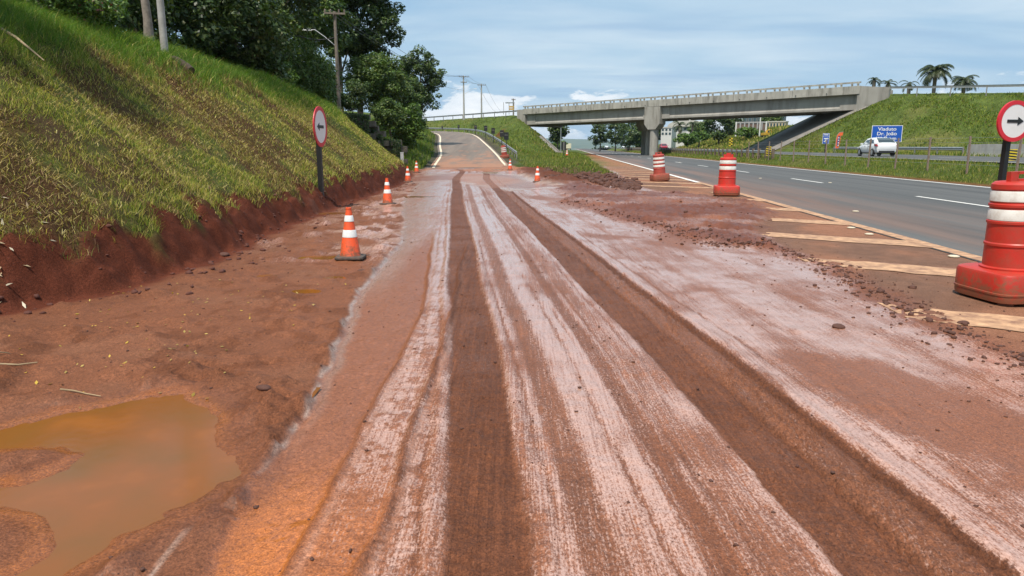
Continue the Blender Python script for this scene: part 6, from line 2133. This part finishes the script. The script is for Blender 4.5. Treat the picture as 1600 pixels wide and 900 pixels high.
MB().tube([(.8, .4, 1.4), (1.9, .4, 3.0), (3.0, .4, 2.6)], [.2, .2, .14], 6).build('boom', m_dig, dg)
MB().tube([(3.0, .4, 2.6), (3.2, .4, 1.1)], [.14, .12], 6).build('arm', m_dig, dg)
MB().prism([(2.9, 1.1), (3.5, 1.1), (3.4, .55), (3.0, .5)], .05, .75).build('bucket', m_trim, dg)

dg.scale = (.62, .62, .62)
# ---------------------------------------------------------------- loose things on the mud and the bank
m_clod = mat('clod_clay', (0.092, 0.036, 0.023), 0.8, 0.25, 20, bmp=0.5, bscale=60)
ico = []
for a_ in (-1, 1):
    for b_ in (-1.618, 1.618): ico += [(0, a_, b_), (a_, b_, 0), (b_, 0, a_)]
ico = np.array(ico) / 1.902
from itertools import combinations
ed = [(i, j) for i, j in combinations(range(12), 2) if np.linalg.norm(ico[i] - ico[j]) < 1.2]
es = set(ed)
IF = np.array([(i, j, k_) for i, j, k_ in combinations(range(12), 3) if (i, j) in es and (j, k_) in es and (i, k_) in es])
IF = np.array([f_ if np.dot(np.cross(ico[f_[1]] - ico[f_[0]], ico[f_[2]] - ico[f_[0]]), ico[f_[0]]) > 0 else f_[::-1] for f_ in IF])


def clods(P, r, label, m=m_clod):
    n = len(P)
    V = ico[None] * (r[:, None, None] * RNG.uniform(.55, 1.35, (n, 12, 1)))
    V[:, :, 2] *= .62
    V = V * RNG.uniform(.7, 1.35, (n, 1, 3)) + P[:, None, :]
    F = ((np.arange(n) * 12)[:, None, None] + IF[None]).reshape(-1, 3)
    return tag(link('mud_clods', arr_mesh('mud_clods', V.reshape(-1, 3), F, m, None, True)), label, kind='stuff')


def zs_near(x, y): return ground_style(x, y)[0]


NR = 1500
seg_i = RNG.integers(0, len(RIDGE) - 1, NR); f_ = RNG.uniform(0, 1, NR)
c_ = RIDGE[seg_i] + (RIDGE[seg_i + 1] - RIDGE[seg_i]) * f_[:, None] + RNG.normal(size=(NR, 2)) * np.array([.34, .30]) * RNG.uniform(.1, 1.2, (NR, 1))
r_ = 0.006 + 0.030 * RNG.uniform(0, 1, NR) ** 4 + .008 * RNG.uniform(0, 1, NR)
clods(np.stack([c_[:, 0], c_[:, 1], zs_near(c_[:, 0], c_[:, 1]) + r_ * .2], 1), r_, 'clay crumbs strewn along the swept ridge of mud')
n_ = 1500
yy = RNG.uniform(5.5, 34, n_); xx = toe_x(yy) - RNG.normal(size=n_) * .42 + .10
k_ = (s_of(xx, yy) < 6)
r_ = 0.006 + 0.05 * RNG.uniform(0, 1, n_) ** 7
clods(np.stack([xx, yy, zs_near(xx, yy) + r_ * .15], 1), r_, 'red clay crumbs at the foot of the cut bank', mat('bank_clay', (0.105, 0.034, 0.022), .85, .25, 20, bmp=.5, bscale=60))
n_ = 2600
yy = 1.9 + 12 * RNG.uniform(0, 1, n_) ** 1.4; xx = RNG.uniform(-4.6, 5.5, n_)
k_ = (xx > -0.62 * yy - .5) & (xx < .66 * yy + .5) & (xx > toe_x(yy)) & (poly_sd(xx, yy, PUD) > .05)
xx, yy = xx[k_], yy[k_]
r_ = 0.003 + 0.012 * RNG.uniform(0, 1, len(xx)) ** 5
clods(np.stack([xx, yy, zs_near(xx, yy) + r_ * .2], 1), r_, 'small crumbs of clay scattered on the muddy road')
n_ = 1500
t_ = RNG.uniform(0, 1, n_)
px_ = 850 + 150 * t_; py_ = 268 + 24 * t_ + RNG.normal(size=n_) * 4
w_ = np.array([on(a_, b_) for a_, b_ in zip(px_, py_)])
k_ = (w_[:, 1] < 60) & (w_[:, 1] > 20)
w_ = w_[k_]; r_ = .03 + .16 * RNG.uniform(0, 1, len(w_)) ** 3
clods(np.stack([w_[:, 0], w_[:, 1], zs_near(w_[:, 0], w_[:, 1]) + r_ * .15], 1), r_, 'dark lumps of spoil heaped before the gore grass')
n_ = 260
dkp = np.array(DKP); xx = RNG.uniform(dkp[:, 0].min(), dkp[:, 0].max(), n_); yy = RNG.uniform(dkp[:, 1].min(), dkp[:, 1].max(), n_)
k_ = poly_sd(xx, yy, DKP) < .1; xx, yy = xx[k_], yy[k_]
r_ = .010 + .05 * RNG.uniform(0, 1, len(xx)) ** 5
clods(np.stack([xx, yy, zs_near(xx, yy) + r_ * .1], 1), r_, 'lumps of dark mud on the bulldozed patch')

for (px, py, rr_, lab) in ((351, 401, .085, 'flat dark clod alone on the smooth apron below the bank'), (412, 616, .05, 'dark clod right of the large puddle'), (566, 424, .07, 'dark clod just right of the nearest cone'),
                           (1310, 512, .06, 'dark clod on the pale film near the swept ridge'), (1505, 507, .055, 'dark clod near the nearest drum, on the swept side')):
    x_, y_ = on(px, py)
    mb = MB(); mb.add([tuple(v_ * rr_ * random.uniform(.75, 1.3) * np.array((1.3, 1, .55))) for v_ in ico], [tuple(f_) for f_ in IF])
    o = mb.build('mud_clod', m_clod, None, 60); o.location = (x_, y_, ground_z(x_, y_) + rr_ * .2)
    md_ = o.modifiers.new('s', 'SUBSURF'); md_.levels = 2; md_.render_levels = 2
    tag(o, lab, 'clod', 'single clods of mud')

m_log = mat('dark_log', (0.055, 0.038, 0.026), .95, .3, 8, bmp=.6, bscale=20); m_twig = mat('dry_twig', (0.33, 0.24, 0.14), .9, .25, 15)
YL = 21.0
a_ = at(268, 99, YL); b_ = at(300, 121, YL - .6)
a_.z = ground_z(a_.x, a_.y) + .16; b_.z = ground_z(b_.x, b_.y) + .16
tag(MB().tube([a_, a_.lerp(b_, .3) + Vector((0, 0, .05)), a_.lerp(b_, .75) + Vector((0, 0, .02)), b_], [.05, .075, .11, .105], 9).build('log', m_log, None, 50), 'short dark log lying near the brow below the pale pole', 'log')


def twig(pp_, r, label, lift=.012):
    pts = []
    for (px, py) in pp_:
        x_, y_ = on(px, py); pts.append(Vector((x_, y_, ground_z(x_, y_) + lift)))
    tag(MB().tube(pts, [r * (1 - .6 * i / (len(pts) - 1)) for i in range(len(pts))], 6).build('twig', m_twig, None, 60), label, 'twig')


twig([(-30, 585), (0, 581), (30, 580), (60, 577)], .012, 'dry brown twig at the left edge of the mud')
twig([(95, 614), (115, 614), (135, 617), (158, 621)], .007, 'thin pale twig lying above the large puddle')
twig([(0, 572), (14, 568), (26, 564)], .006, 'short dark twig above the dry brown twig')
q0, q1 = at(2, 72, 12.5), at(72, 118, 12.0)
q0.z = ground_z(q0.x, q0.y) + .2; q1.z = ground_z(q1.x, q1.y) + .15
tag(MB().tube([q0, q0.lerp(q1, .4) + Vector((0, 0, .05)), q1], [.035, .025, .01], 6).build('branch', m_twig, None, 60), 'long dry branch lying on the upper left of the bank', 'branch')
# pale dry palm litter low on the bank at the left edge
lit = []
n_ = 140
xx = RNG.normal(size=n_) * .35 + on(20, 462)[0] - .25; yy = RNG.normal(size=n_) * .35 + 7.3
zz_ = zs_near(xx, yy) + .012
P_ = np.stack([xx, yy, zz_ + RNG.uniform(0, .02, n_)], 1)
tag(link('leaf_litter', leaves_mesh('leaf_litter', P_, RNG.normal(size=(n_, 3)) * .3 + np.array([.2, -.35, 1]), .12, pick(n_, [(.50, .44, .33), (.38, .29, .18)], [1, 1]), 4.0)), 'pale dry leaf litter where the bank meets the mud', kind='stuff')
n_ = 170
yy = RNG.uniform(4.2, 8.5, n_); xx = RNG.uniform(-4.6, -2.0, n_)
tag(link('fallen_leaves', leaves_mesh('fallen_leaves', np.stack([xx, yy, zs_near(xx, yy) + .012], 1), RNG.normal(size=(n_, 3)) * .25 + np.array([0, 0, 1]), .035, pick(n_, [(.50, .34, .05), (.38, .27, .08)], [1, 1]), 2.0)), 'tiny yellow leaves fallen on the left mud', kind='stuff')
# thin wires of grass seed stalks are left to the grass itself

# the tree standing on the hilltop just outside the picture, which shades the upper left of the bank
tree(-11.6, 9.6, gz(-11.6, 9.6), 8.2, 3.4, 2.6, 'broad tree on the hilltop left of the picture, shading the bank', DK, W4, leaf=.2, nleaf=9000, clumps=120, cr=.8, group=GB)

# ---------------------------------------------------------------- the air between here and the far ridge
m_haze = bpy.data.materials.new('haze'); m_haze.use_nodes = True
ht = m_haze.node_tree
for n_ in list(ht.nodes):
    if n_.type != 'OUTPUT_MATERIAL': ht.nodes.remove(n_)
pv_ = ht.nodes.new('ShaderNodeVolumePrincipled')
pv_.inputs['Color'].default_value = (0.62, 0.80, 1.0, 1); pv_.inputs['Density'].default_value = 0.00007; pv_.inputs['Anisotropy'].default_value = 0.2
ht.links.new(pv_.outputs[0], ht.nodes['Material Output'].inputs['Volume'])
tag(MB().box((0, 0, 45), (21000, 21000, 230)).build('haze', m_haze), 'thin blue air over the far valley', kind='stuff')
if False: print(sum(len(o.data.loops) - 2 * len(o.data.polygons) for o in C.objects if o.type == 'MESH'))
